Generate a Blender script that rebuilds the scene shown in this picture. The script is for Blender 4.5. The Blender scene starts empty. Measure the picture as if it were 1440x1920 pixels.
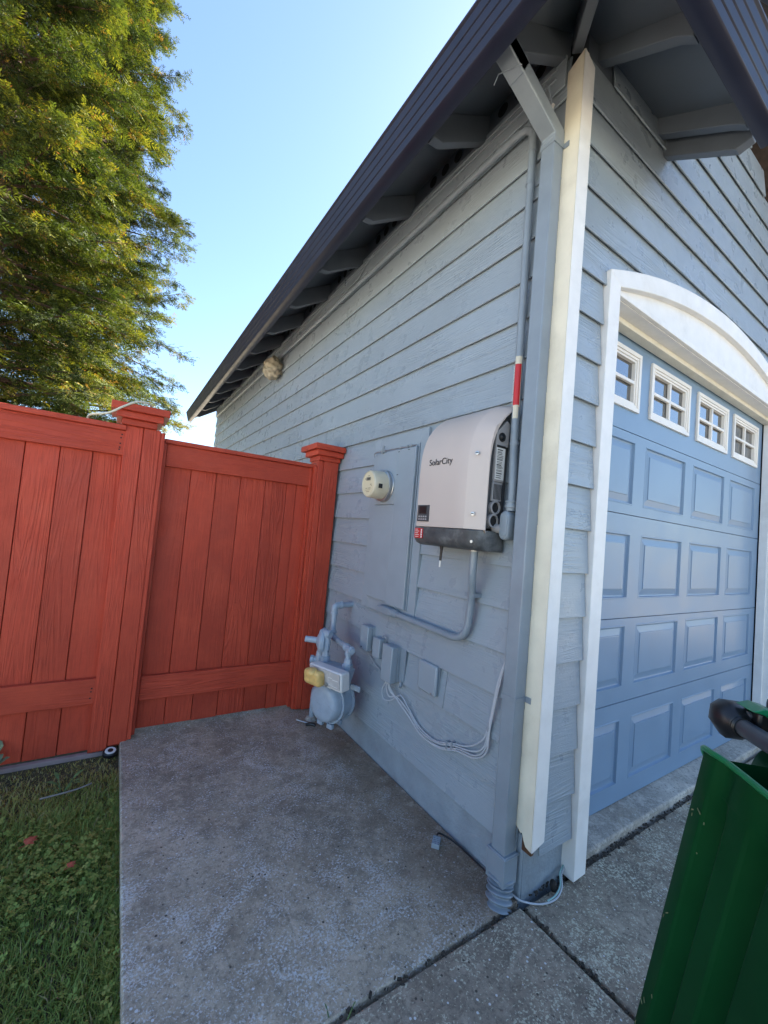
import bpy, bmesh, math, random
import numpy as np
from mathutils import Vector, Matrix

random.seed(7)
RNG = np.random.default_rng(7)
SC = bpy.context.scene
COL = SC.collection
R = math.radians

# ------------------------------------------------------------------ camera, sky, sun, exposure
cam = bpy.data.objects.new('camera', bpy.data.cameras.new('camera'))
COL.objects.link(cam)
CAM_POS = Vector((-1.384, -0.995, 1.32))
yaw, pitch, roll = R(57.139), R(2.760), R(5.005)
fw = Vector((math.cos(yaw)*math.cos(pitch), math.sin(yaw)*math.cos(pitch), math.sin(pitch)))
rt0 = Vector((math.sin(yaw), -math.cos(yaw), 0)); up0 = rt0.cross(fw)
rt = math.cos(roll)*rt0 + math.sin(roll)*up0
up = -math.sin(roll)*rt0 + math.cos(roll)*up0
M = Matrix((rt, up, -fw)).transposed().to_4x4(); M.translation = CAM_POS
cam.matrix_world = M
cam.data.sensor_fit = 'VERTICAL'; cam.data.sensor_height = 36.0
cam.data.lens = 36.0*768.1/1920.0
cam.data.clip_start = 0.02; cam.data.clip_end = 1500
SC.camera = cam

SUN_AZ, SUN_EL = 24.0, 42.0
world = bpy.data.worlds.new('World'); SC.world = world; world.use_nodes = True
wn = world.node_tree.nodes; wn.clear()
wo = wn.new('ShaderNodeOutputWorld'); wb = wn.new('ShaderNodeBackground'); ws = wn.new('ShaderNodeTexSky')
ws.sky_type = 'NISHITA'; ws.sun_disc = False
ws.sun_elevation = R(SUN_EL); ws.sun_rotation = R(90.0 - SUN_AZ)
ws.altitude = 50; ws.air_density = 1.0; ws.dust_density = 0.35; ws.ozone_density = 3.0
wb.inputs['Strength'].default_value = 0.052
world.node_tree.links.new(ws.outputs[0], wb.inputs[0]); world.node_tree.links.new(wb.outputs[0], wo.inputs[0])

sun = bpy.data.objects.new('sun', bpy.data.lights.new('sun', 'SUN')); COL.objects.link(sun)
sd = Vector((math.cos(R(SUN_EL))*math.cos(R(SUN_AZ)), math.cos(R(SUN_EL))*math.sin(R(SUN_AZ)), math.sin(R(SUN_EL))))
sun.rotation_euler = sd.to_track_quat('Z', 'Y').to_euler()
sun.location = sd*40
sun.data.energy = 5.0; sun.data.angle = R(0.5); sun.data.color = (1.0, 0.93, 0.82)

vs = SC.view_settings
vs.view_transform = 'Standard'; vs.look = 'None'; vs.gamma = 1.0; vs.use_curve_mapping = False
vs.exposure = 2.85
SC.cycles.max_bounces = 8; SC.cycles.diffuse_bounces = 5; SC.cycles.transparent_max_bounces = 8
SC.cycles.use_denoising = True

# ------------------------------------------------------------------ materials
def new_mat(name):
    m = bpy.data.materials.new(name); m.use_nodes = True
    nt = m.node_tree; b = nt.nodes['Principled BSDF']
    return m, nt, b
def nd(nt, t, **kw):
    n = nt.nodes.new(t)
    for k, v in kw.items(): setattr(n, k, v)
    return n
def ramp(nt, fac, stops):
    r = nd(nt, 'ShaderNodeValToRGB')
    while len(r.color_ramp.elements) < len(stops): r.color_ramp.elements.new(0.5)
    for e, (p, c) in zip(r.color_ramp.elements, stops):
        e.position = p; e.color = (c, c, c, 1) if not hasattr(c, '__len__') else (*c, 1)
    nt.links.new(fac, r.inputs[0]); return r.outputs[0]
def noise(nt, vec, scale, detail=4, rough=0.55, dist=0.0):
    n = nd(nt, 'ShaderNodeTexNoise'); n.inputs['Scale'].default_value = scale
    n.inputs['Detail'].default_value = detail; n.inputs['Roughness'].default_value = rough
    n.inputs['Distortion'].default_value = dist
    if vec is not None: nt.links.new(vec, n.inputs['Vector'])
    return n.outputs['Fac']
def mapping(nt, scale, rand=False):
    tc = nd(nt, 'ShaderNodeTexCoord'); v = tc.outputs['Object']
    if rand:
        oi = nd(nt, 'ShaderNodeObjectInfo'); mu = nd(nt, 'ShaderNodeMath', operation='MULTIPLY'); mu.inputs[1].default_value = 37.0
        nt.links.new(oi.outputs['Random'], mu.inputs[0])
        ad = nd(nt, 'ShaderNodeVectorMath', operation='ADD'); nt.links.new(v, ad.inputs[0]); nt.links.new(mu.outputs[0], ad.inputs[1]); v = ad.outputs[0]
    mp = nd(nt, 'ShaderNodeMapping'); mp.inputs['Scale'].default_value = scale
    nt.links.new(v, mp.inputs['Vector']); return mp.outputs[0]
def mix(nt, fac, a, b, mode='MIX'):
    m = nd(nt, 'ShaderNodeMix', data_type='RGBA', blend_type=mode)
    for s, v in ((m.inputs[0], fac), (m.inputs[6], a), (m.inputs[7], b)):
        if hasattr(v, 'links'): nt.links.new(v, s)
        elif hasattr(v, '__len__'): s.default_value = (*v, 1)
        else: s.default_value = v
    return m.outputs[2]
def bump(nt, b, h, strength, dist, prev=None):
    n = nd(nt, 'ShaderNodeBump'); n.inputs['Strength'].default_value = strength; n.inputs['Distance'].default_value = dist
    nt.links.new(h, n.inputs['Height'])
    if prev is not None: nt.links.new(prev, n.inputs['Normal'])
    nt.links.new(n.outputs[0], b.inputs['Normal']); return n.outputs[0]
def mul(c, k): return tuple(x*k for x in c)

def simple(name, col, rough=0.5, var=0.12, scale=14, bumps=0.0, bdist=0.001, metal=0.0, spec=0.5, dirt=None, ior=None):
    m, nt, b = new_mat(name)
    v = mapping(nt, (1, 1, 1), True)
    f = noise(nt, v, scale, 5)
    c = mix(nt, ramp(nt, f, [(0.3, 0.0), (0.7, 1.0)]), mul(col, 1-var), mul(col, 1+var))
    if dirt:
        f2 = noise(nt, v, scale*0.35, 6, 0.7)
        c = mix(nt, ramp(nt, f2, [(0.52, 0.0), (0.75, dirt[1])]), c, dirt[0])
    nt.links.new(c, b.inputs['Base Color'])
    b.inputs['Roughness'].default_value = rough; b.inputs['Metallic'].default_value = metal
    b.inputs['Specular IOR Level'].default_value = spec
    if ior: b.inputs['IOR'].default_value = ior
    rr = ramp(nt, f, [(0.2, max(0, rough-0.07)), (0.8, min(1, rough+0.1))]); nt.links.new(rr, b.inputs['Roughness'])
    if bumps: bump(nt, b, noise(nt, v, scale*6, 4), bumps, bdist)
    return m

def siding_mat(name, col, axis):
    """satin painted fibre-cement siding with embossed cedar grain running along the board"""
    m, nt, b = new_mat(name)
    sc = (0.75, 6, 13) if axis == 'x' else (6, 0.75, 13)
    v = mapping(nt, sc, True)
    vv = mapping(nt, (1, 1, 1), True)
    w = nd(nt, 'ShaderNodeTexNoise'); w.inputs['Scale'].default_value = 1.6; w.inputs['Detail'].default_value = 2; w.inputs['Distortion'].default_value = 0.5
    nt.links.new(v, w.inputs['Vector'])
    wv = nd(nt, 'ShaderNodeMath', operation='MULTIPLY'); wv.inputs[1].default_value = 70.0; nt.links.new(w.outputs['Fac'], wv.inputs[0])
    si = nd(nt, 'ShaderNodeMath', operation='SINE'); nt.links.new(wv.outputs[0], si.inputs[0])
    grain = ramp(nt, si.outputs[0], [(0.0, 0.0), (0.55, 0.8), (1.0, 1.0)])
    mask = ramp(nt, noise(nt, mapping(nt, (1, 3, 3) if axis == 'x' else (3, 1, 3), True), 1.7, 2), [(0.42, 0.05), (0.62, 1.0)])
    mg = nd(nt, 'ShaderNodeMath', operation='MULTIPLY'); nt.links.new(grain, mg.inputs[0]); nt.links.new(mask, mg.inputs[1])
    fine = noise(nt, mapping(nt, (2.2, 20, 42) if axis == 'x' else (20, 2.2, 42), True), 3.0, 5, 0.75)
    peel = noise(nt, vv, 95, 3)
    a = nd(nt, 'ShaderNodeMath', operation='MULTIPLY_ADD'); nt.links.new(fine, a.inputs[0]); a.inputs[1].default_value = 0.9; nt.links.new(mg.outputs[0], a.inputs[2])
    a2 = nd(nt, 'ShaderNodeMath', operation='MULTIPLY_ADD'); nt.links.new(peel, a2.inputs[0]); a2.inputs[1].default_value = 0.45; nt.links.new(a.outputs[0], a2.inputs[2])
    bump(nt, b, a2.outputs[0], 0.65, 0.0020)
    oi = nd(nt, 'ShaderNodeObjectInfo')
    base = mix(nt, oi.outputs['Random'], mul(col, 0.93), mul(col, 1.06))
    c = mix(nt, ramp(nt, noise(nt, vv, 3.5, 6, 0.65), [(0.3, 0.0), (0.7, 1.0)]), mul(col, 0.9), mul(col, 1.1))
    c = mix(nt, 0.5, base, c)
    c = mix(nt, ramp(nt, noise(nt, vv, 1.2, 7, 0.7), [(0.56, 0.0), (0.8, 0.35)]), c, (col[0]*1.05, col[1]*0.97, col[2]*0.82))
    c = mix(nt, ramp(nt, noise(nt, vv, 70, 2), [(0.76, 0.0), (0.80, 0.4)]), c, mul(col, 0.72))
    nt.links.new(c, b.inputs['Base Color'])
    nt.links.new(ramp(nt, noise(nt, vv, 9, 4), [(0.3, 0.22), (0.7, 0.44)]), b.inputs['Roughness'])
    return m

def redwood_mat(name, col, axis):
    m, nt, b = new_mat(name)
    sc = {'z': (22, 22, 1.1), 'x': (1.1, 22, 22)}[axis]
    v = mapping(nt, sc, True); vv = mapping(nt, (1, 1, 1), True)
    w = nd(nt, 'ShaderNodeTexNoise'); w.inputs['Scale'].default_value = 0.55; w.inputs['Detail'].default_value = 2; w.inputs['Distortion'].default_value = 0.5
    nt.links.new(v, w.inputs['Vector'])
    wv = nd(nt, 'ShaderNodeMath', operation='MULTIPLY'); wv.inputs[1].default_value = 75.0; nt.links.new(w.outputs['Fac'], wv.inputs[0])
    si = nd(nt, 'ShaderNodeMath', operation='SINE'); nt.links.new(wv.outputs[0], si.inputs[0])
    ring = ramp(nt, si.outputs[0], [(0.0, 0.0), (0.5, 0.8), (1.0, 1.0)])
    fine = noise(nt, mapping(nt, tuple(s*3 for s in sc), True), 2.5, 5, 0.7)
    amask = ramp(nt, noise(nt, vv, 1.7, 3), [(0.4, 0.0), (0.65, 1.0)])
    rm = nd(nt, 'ShaderNodeMath', operation='MULTIPLY'); nt.links.new(ring, rm.inputs[0]); nt.links.new(amask, rm.inputs[1])
    h = nd(nt, 'ShaderNodeMath', operation='MULTIPLY_ADD'); nt.links.new(fine, h.inputs[0]); h.inputs[1].default_value = 0.8; nt.links.new(rm.outputs[0], h.inputs[2])
    bump(nt, b, h.outputs[0], 0.9, 0.0022)
    oi = nd(nt, 'ShaderNodeObjectInfo')
    c = mix(nt, oi.outputs['Random'], mul(col, 0.74), mul(col, 1.12))
    c = mix(nt, ramp(nt, fine, [(0.36, 0.6), (0.56, 0.0)]), c, mul(col, 0.66))
    c = mix(nt, ramp(nt, rm.outputs[0], [(0.15, 0.0), (0.6, 0.3)]), c, mul(col, 0.74))
    c = mix(nt, ramp(nt, noise(nt, mapping(nt, tuple(q*0.3 for q in sc), True), 2.2, 5, 0.7), [(0.52, 0.0), (0.74, 0.4)]), c, mul(col, 0.66))
    c = mix(nt, ramp(nt, noise(nt, vv, 3.2, 6, 0.7), [(0.45, 0.0), (0.75, 0.6)]), c, (col[0]*1.25, col[1]*1.5, col[2]*1.4))
    c = mix(nt, ramp(nt, noise(nt, mapping(nt, (9, 9, 5), True), 2.0, 3), [(0.74, 0.0), (0.8, 0.75)]), c, mul(col, 0.35))
    nt.links.new(c, b.inputs['Base Color'])
    nt.links.new(ramp(nt, noise(nt, vv, 6, 4), [(0.3, 0.48), (0.7, 0.68)]), b.inputs['Roughness'])
    b.inputs['Specular IOR Level'].default_value = 0.35
    return m

def concrete_mat(name, col, speck=1.0, light=1.0, stain=False):
    """worn broom-finished concrete with fine exposed sand and scaled pale patches"""
    m, nt, b = new_mat(name)
    v = mapping(nt, (1, 1, 1))
    big = noise(nt, v, 1.1, 7, 0.68, 0.6); mid = noise(nt, v, 6.5, 7, 0.72, 0.4); fine = noise(nt, v, 60, 5, 0.8)
    c = mix(nt, ramp(nt, big, [(0.38, 0.0), (0.62, 1.0)]), mul(col, 0.58), mul(col, 1.28))
    c = mix(nt, ramp(nt, noise(nt, v, 2.1, 6, 0.7, 0.8), [(0.50, 0.0), (0.70, 0.65)]), c, (col[0]*0.76, col[1]*0.70, col[2]*0.62))
    c = mix(nt, ramp(nt, mid, [(0.36, 0.75), (0.52, 0.0)]), c, mul(col, 0.50))
    c = mix(nt, ramp(nt, noise(nt, v, 16, 6, 0.75, 0.6), [(0.50, 0.0), (0.66, 0.6)]), c, mul(col, 1.55))
    c = mix(nt, ramp(nt, fine, [(0.34, 0.85), (0.50, 0.0)]), c, mul(col, 0.40))
    patch = ramp(nt, noise(nt, v, 3.1, 7, 0.75, 1.2), [(0.44, 0.0), (0.68, 1.0)])
    fleck = noise(nt, v, 125, 4, 0.7, 0.3)
    th = nd(nt, 'ShaderNodeMath', operation='MULTIPLY_ADD'); nt.links.new(patch, th.inputs[0]); th.inputs[1].default_value = 0.13*speck; nt.links.new(fleck, th.inputs[2])
    c = mix(nt, ramp(nt, th.outputs[0], [(0.595, 0.0), (0.64, 0.8)]), c, tuple(min(0.7, x*2.3*light) for x in col))
    vo = nd(nt, 'ShaderNodeTexVoronoi', feature='F1'); vo.inputs['Scale'].default_value = 85; nt.links.new(v, vo.inputs['Vector'])
    sep = nd(nt, 'ShaderNodeSeparateColor'); nt.links.new(vo.outputs['Color'], sep.inputs[0])
    gt = nd(nt, 'ShaderNodeMath', operation='GREATER_THAN'); nt.links.new(sep.outputs[0], gt.inputs[0]); gt.inputs[1].default_value = 1-0.055*speck
    sz = nd(nt, 'ShaderNodeMath', operation='MULTIPLY'); nt.links.new(sep.outputs[2], sz.inputs[0]); sz.inputs[1].default_value = 0.36
    lt = nd(nt, 'ShaderNodeMath', operation='LESS_THAN'); nt.links.new(vo.outputs['Distance'], lt.inputs[0]); nt.links.new(sz.outputs[0], lt.inputs[1])
    pm = nd(nt, 'ShaderNodeMath', operation='MULTIPLY'); nt.links.new(gt.outputs[0], pm.inputs[0]); nt.links.new(lt.outputs[0], pm.inputs[1])
    c = mix(nt, pm.outputs[0], c, tuple(min(0.72, x*3.2*light) for x in col))
    gt2 = nd(nt, 'ShaderNodeMath', operation='LESS_THAN'); nt.links.new(sep.outputs[1], gt2.inputs[0]); gt2.inputs[1].default_value = 0.05
    pm2 = nd(nt, 'ShaderNodeMath', operation='MULTIPLY'); nt.links.new(gt2.outputs[0], pm2.inputs[0]); nt.links.new(lt.outputs[0], pm2.inputs[1])
    c = mix(nt, pm2.outputs[0], c, mul(col, 0.25))
    if stain:                                              # drip-line dirt and lime bloom along the wall foot
        tc = nd(nt, 'ShaderNodeTexCoord'); sx = nd(nt, 'ShaderNodeSeparateXYZ'); nt.links.new(tc.outputs['Object'], sx.inputs[0])
        wob = nd(nt, 'ShaderNodeMath', operation='MULTIPLY_ADD'); nt.links.new(noise(nt, v, 3.0, 6, 0.7), wob.inputs[0]); wob.inputs[1].default_value = 0.9; nt.links.new(sx.outputs[0], wob.inputs[2])
        c = mix(nt, ramp(nt, wob.outputs[0], [(0.06, 0.0), (0.42, 0.62)]), c, (col[0]*0.42, col[1]*0.33, col[2]*0.27))
        w2 = nd(nt, 'ShaderNodeMath', operation='MULTIPLY_ADD'); nt.links.new(noise(nt, v, 11, 6, 0.8), w2.inputs[0]); w2.inputs[1].default_value = 0.85; nt.links.new(sx.outputs[0], w2.inputs[2])
        c = mix(nt, ramp(nt, w2.outputs[0], [(0.42, 0.0), (0.50, 0.65)]), c, mul(col, 1.25))
    nt.links.new(c, b.inputs['Base Color'])
    nt.links.new(ramp(nt, mid, [(0.3, 0.70), (0.7, 0.88)]), b.inputs['Roughness']); b.inputs['Specular IOR Level'].default_value = 0.4
    hh = nd(nt, 'ShaderNodeMath', operation='MULTIPLY_ADD'); nt.links.new(fine, hh.inputs[0]); hh.inputs[1].default_value = 1.5; nt.links.new(fleck, hh.inputs[2])
    bump(nt, b, hh.outputs[0], 0.9, 0.0045)
    return m

SID = (0.295, 0.350, 0.400)
PIPE = (0.235, 0.280, 0.325)
MAT = {}
MAT['siding_y'] = siding_mat('blue grey siding paint', SID, 'y')
MAT['siding_x'] = siding_mat('blue grey siding paint front', SID, 'x')
MAT['bluepaint'] = simple('blue grey trim paint', mul(SID, 0.96), 0.42, 0.06, 8, 0.25, 0.0006)
MAT['pipepaint'] = simple('blue grey painted metal', PIPE, 0.34, 0.07, 12, 0.15, 0.0004)
MAT['gaspaint'] = simple('pale blue grey painted meter metal', (0.33, 0.40, 0.48), 0.34, 0.1, 20, 0.3, 0.0006, dirt=((0.16, 0.15, 0.14), 0.5))
MAT['doorpaint'] = simple('blue garage door paint', (0.182, 0.275, 0.392), 0.34, 0.05, 5, 0.2, 0.0004)
MAT['foundpaint'] = simple('painted concrete foundation', mul(SID, 0.92), 0.6, 0.12, 9, 0.9, 0.004, dirt=((0.11, 0.10, 0.09), 0.45))
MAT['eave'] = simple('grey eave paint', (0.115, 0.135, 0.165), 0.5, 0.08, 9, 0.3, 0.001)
MAT['gutter'] = simple('dark navy gutter enamel', (0.014, 0.016, 0.034), 0.38, 0.12, 7, 0.1, 0.0004, spec=0.35)
MAT['cream'] = simple('cream trim paint', (0.74, 0.69, 0.56), 0.5, 0.07, 9, 0.5, 0.0012, dirt=((0.34, 0.28, 0.18), 0.35))
MAT['white'] = simple('white trim paint', (0.79, 0.78, 0.76), 0.5, 0.05, 10, 0.45, 0.001, dirt=((0.45, 0.43, 0.38), 0.3))
MAT['whitevinyl'] = simple('white window frame vinyl', (0.80, 0.76, 0.70), 0.4, 0.03, 10)
MAT['red_z'] = redwood_mat('red fence stain upright', (0.50, 0.061, 0.030), 'z')
MAT['red_x'] = redwood_mat('red fence stain level', (0.51, 0.063, 0.031), 'x')
MAT['kick'] = simple('weathered pinkish board', (0.30, 0.22, 0.21), 0.8, 0.2, 12, 0.6, 0.003)
MAT['concrete'] = concrete_mat('path concrete', (0.465, 0.390, 0.296), 1.15, 1.0, True)
MAT['concrete2'] = concrete_mat('driveway concrete', (0.355, 0.292, 0.222), 1.0)
MAT['sill'] = concrete_mat('threshold concrete', (0.50, 0.46, 0.40), 0.3, 0.5)
MAT['soil'] = simple('dark soil', (0.030, 0.024, 0.017), 0.95, 0.4, 18, 1.0, 0.01)
MAT['gap'] = simple('joint dirt', (0.022, 0.019, 0.016), 0.95, 0.4, 40, 1.0, 0.004)
MAT['dark'] = simple('dark void', (0.012, 0.012, 0.013), 0.8, 0.2, 9)
MAT['shingle'] = simple('brown roof shingles', (0.085, 0.062, 0.052), 0.9, 0.35, 25, 1.0, 0.004)
MAT['rawwood'] = simple('raw weathered wood', (0.36, 0.25, 0.14), 0.8, 0.3, 18, 0.8, 0.002)
MAT['rotwood'] = simple('dark rotten wood', (0.10, 0.045, 0.022), 0.9, 0.5, 30, 1.0, 0.004)
MAT['inv'] = simple('warm grey inverter plastic', (0.55, 0.475, 0.43), 0.42, 0.025, 4, 0.12, 0.0003)
MAT['invdark'] = simple('dark grey inverter casting', (0.060, 0.063, 0.068), 0.5, 0.15, 12, 0.2, 0.0005)
MAT['invband'] = simple('dirty dark grey band', (0.060, 0.065, 0.070), 0.55, 0.3, 20, 0.4, 0.001, dirt=((0.24, 0.25, 0.25), 0.8))
MAT['invside'] = simple('grey side bracket', (0.30, 0.295, 0.30), 0.45, 0.05, 9)
MAT['black'] = simple('black plastic', (0.012, 0.012, 0.013), 0.35, 0.3, 18, 0.2, 0.0004)
MAT['ink'] = simple('black print', (0.015, 0.015, 0.017), 0.5, 0.1, 9)
MAT['dialprint'] = simple('brown dial print', (0.26, 0.20, 0.11), 0.5, 0.1, 9)
MAT['paper'] = simple('white label film', (0.66, 0.66, 0.64), 0.45, 0.04, 9)
MAT['sticker'] = simple('red label film', (0.50, 0.02, 0.022), 0.4, 0.06, 9)
MAT['stickeredge'] = simple('pale label edge', (0.62, 0.58, 0.46), 0.45, 0.05, 9)
MAT['metercream'] = simple('cream meter plastic', (0.60, 0.55, 0.42), 0.32, 0.05, 12)
MAT['meterface'] = simple('cream meter dial', (0.68, 0.61, 0.42), 0.35, 0.05, 12)
MAT['steel'] = simple('galvanised steel', (0.45, 0.46, 0.47), 0.35, 0.1, 25, metal=0.85)
MAT['lcd'] = simple('grey lcd', (0.24, 0.23, 0.18), 0.3, 0.05, 9)
MAT['indexbox'] = simple('pale grey index cover', (0.74, 0.72, 0.70), 0.3, 0.05, 14)
MAT['indexface'] = simple('grey index face', (0.50, 0.48, 0.47), 0.25, 0.06, 14)
MAT['tan'] = simple('aged tan plastic module', (0.74, 0.49, 0.17), 0.45, 0.18, 26, 0.3, 0.001, dirt=((0.25, 0.15, 0.06), 0.5))
MAT['cable'] = simple('grey painted cable', (0.28, 0.31, 0.35), 0.45, 0.08, 20)
MAT['cablepale'] = simple('pale painted cable', (0.46, 0.49, 0.53), 0.42, 0.08, 20)
MAT['cord'] = simple('cream cord', (0.62, 0.60, 0.48), 0.5, 0.05, 20)
MAT['teal'] = simple('pale green wire', (0.26, 0.45, 0.44), 0.4, 0.05, 20)
MAT['cloth'] = simple('dusty wrapped cloth', (0.40, 0.36, 0.27), 0.95, 0.2, 22, 0.8, 0.003, dirt=((0.16, 0.13, 0.09), 0.6))
MAT['bark'] = simple('redwood bark', (0.11, 0.06, 0.04), 0.95, 0.35, 10, 1.0, 0.03)
MAT['binlid'] = simple('black lid plastic', (0.014, 0.015, 0.018), 0.38, 0.3, 12, 0.2, 0.0006)
MAT['bingrip'] = simple('grey handle plastic', (0.060, 0.064, 0.074), 0.38, 0.2, 16, 0.3, 0.0005)
MAT['leafred'] = simple('red fallen leaf', (0.34, 0.07, 0.035), 0.7, 0.3, 40)
MAT['weed'] = simple('weed leaf', (0.10, 0.17, 0.055), 0.6, 0.3, 30)
MAT['weedpale'] = simple('pale weed leaf', (0.17, 0.19, 0.10), 0.65, 0.3, 30)
MAT['twig'] = simple('grey twig', (0.22, 0.20, 0.18), 0.85, 0.2, 30)
MAT['debris'] = simple('crumbled debris', (0.05, 0.042, 0.034), 0.95, 0.6, 60)

MAT['bounce_concrete'] = concrete_mat('pale added bounce concrete', (0.56, 0.50, 0.42), 0.6, 0.6)  # pale reflecting colour for the unseen slab beyond the lawn
m, nt, b = new_mat('green bin plastic')
v = mapping(nt, (1, 1, 1))
c = mix(nt, ramp(nt, noise(nt, v, 5, 5), [(0.3, 0.0), (0.7, 1.0)]), (0.0018, 0.036, 0.010), (0.003, 0.050, 0.015))
c = mix(nt, ramp(nt, noise(nt, mapping(nt, (60, 60, 8)), 1.0, 5, 0.75), [(0.66, 0.0), (0.8, 0.18)]), c, (0.10, 0.16, 0.10))
nt.links.new(c, b.inputs['Base Color']); b.inputs['Roughness'].default_value = 0.5; b.inputs['Specular IOR Level'].default_value = 0.09
bump(nt, b, noise(nt, v, 220, 3), 0.12, 0.0005); MAT['bin'] = m
m, nt, b = new_mat('bright green plastic')
c = mix(nt, noise(nt, mapping(nt, (1, 1, 1)), 12, 4), (0.004, 0.12, 0.04), (0.008, 0.19, 0.075))
nt.links.new(c, b.inputs['Base Color']); b.inputs['Roughness'].default_value = 0.3; MAT['binbright'] = m

m, nt, b = new_mat('window glass')
b.inputs['Base Color'].default_value = (0.010, 0.012, 0.014, 1); b.inputs['Roughness'].default_value = 0.03
b.inputs['IOR'].default_value = 3.2; b.inputs['Specular IOR Level'].default_value = 0.5
bump(nt, b, noise(nt, mapping(nt, (1, 1, 1), True), 3, 2), 0.05, 0.002); MAT['glass'] = m

def leaf_mat(name, stops, trans=0.35, rough=0.5):
    m, nt, b = new_mat(name)
    at = nd(nt, 'ShaderNodeAttribute'); at.attribute_name = 'tint'
    c = ramp(nt, at.outputs['Fac'], stops)
    nt.links.new(c, b.inputs['Base Color']); b.inputs['Roughness'].default_value = rough
    b.inputs['Specular IOR Level'].default_value = 0.22
    tr = nd(nt, 'ShaderNodeBsdfTranslucent'); nt.links.new(mix(nt, 1.0, c, (1.25, 1.25, 0.55), 'MULTIPLY'), tr.inputs[0])
    ms = nd(nt, 'ShaderNodeMixShader'); ms.inputs[0].default_value = trans
    nt.links.new(b.outputs[0], ms.inputs[1]); nt.links.new(tr.outputs[0], ms.inputs[2])
    nt.links.new(ms.outputs[0], nt.nodes['Material Output'].inputs[0]); return m
MAT['foliage'] = leaf_mat('redwood needles', [(0.0, (0.010, 0.020, 0.007)), (0.45, (0.055, 0.078, 0.014)), (0.75, (0.125, 0.135, 0.018)), (0.92, (0.215, 0.195, 0.022)), (1.0, (0.20, 0.085, 0.03))], 0.26, 0.8)  # dark and yellow stops carry shadow gaps and sunlit highlights; last stop is rust
MAT['grass'] = leaf_mat('lawn blades', [(0.0, (0.125, 0.21, 0.048)), (0.40, (0.25, 0.315, 0.075)), (0.8, (0.40, 0.33, 0.10)), (1.0, (0.42, 0.36, 0.20))], 0.25, 0.55)

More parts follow.
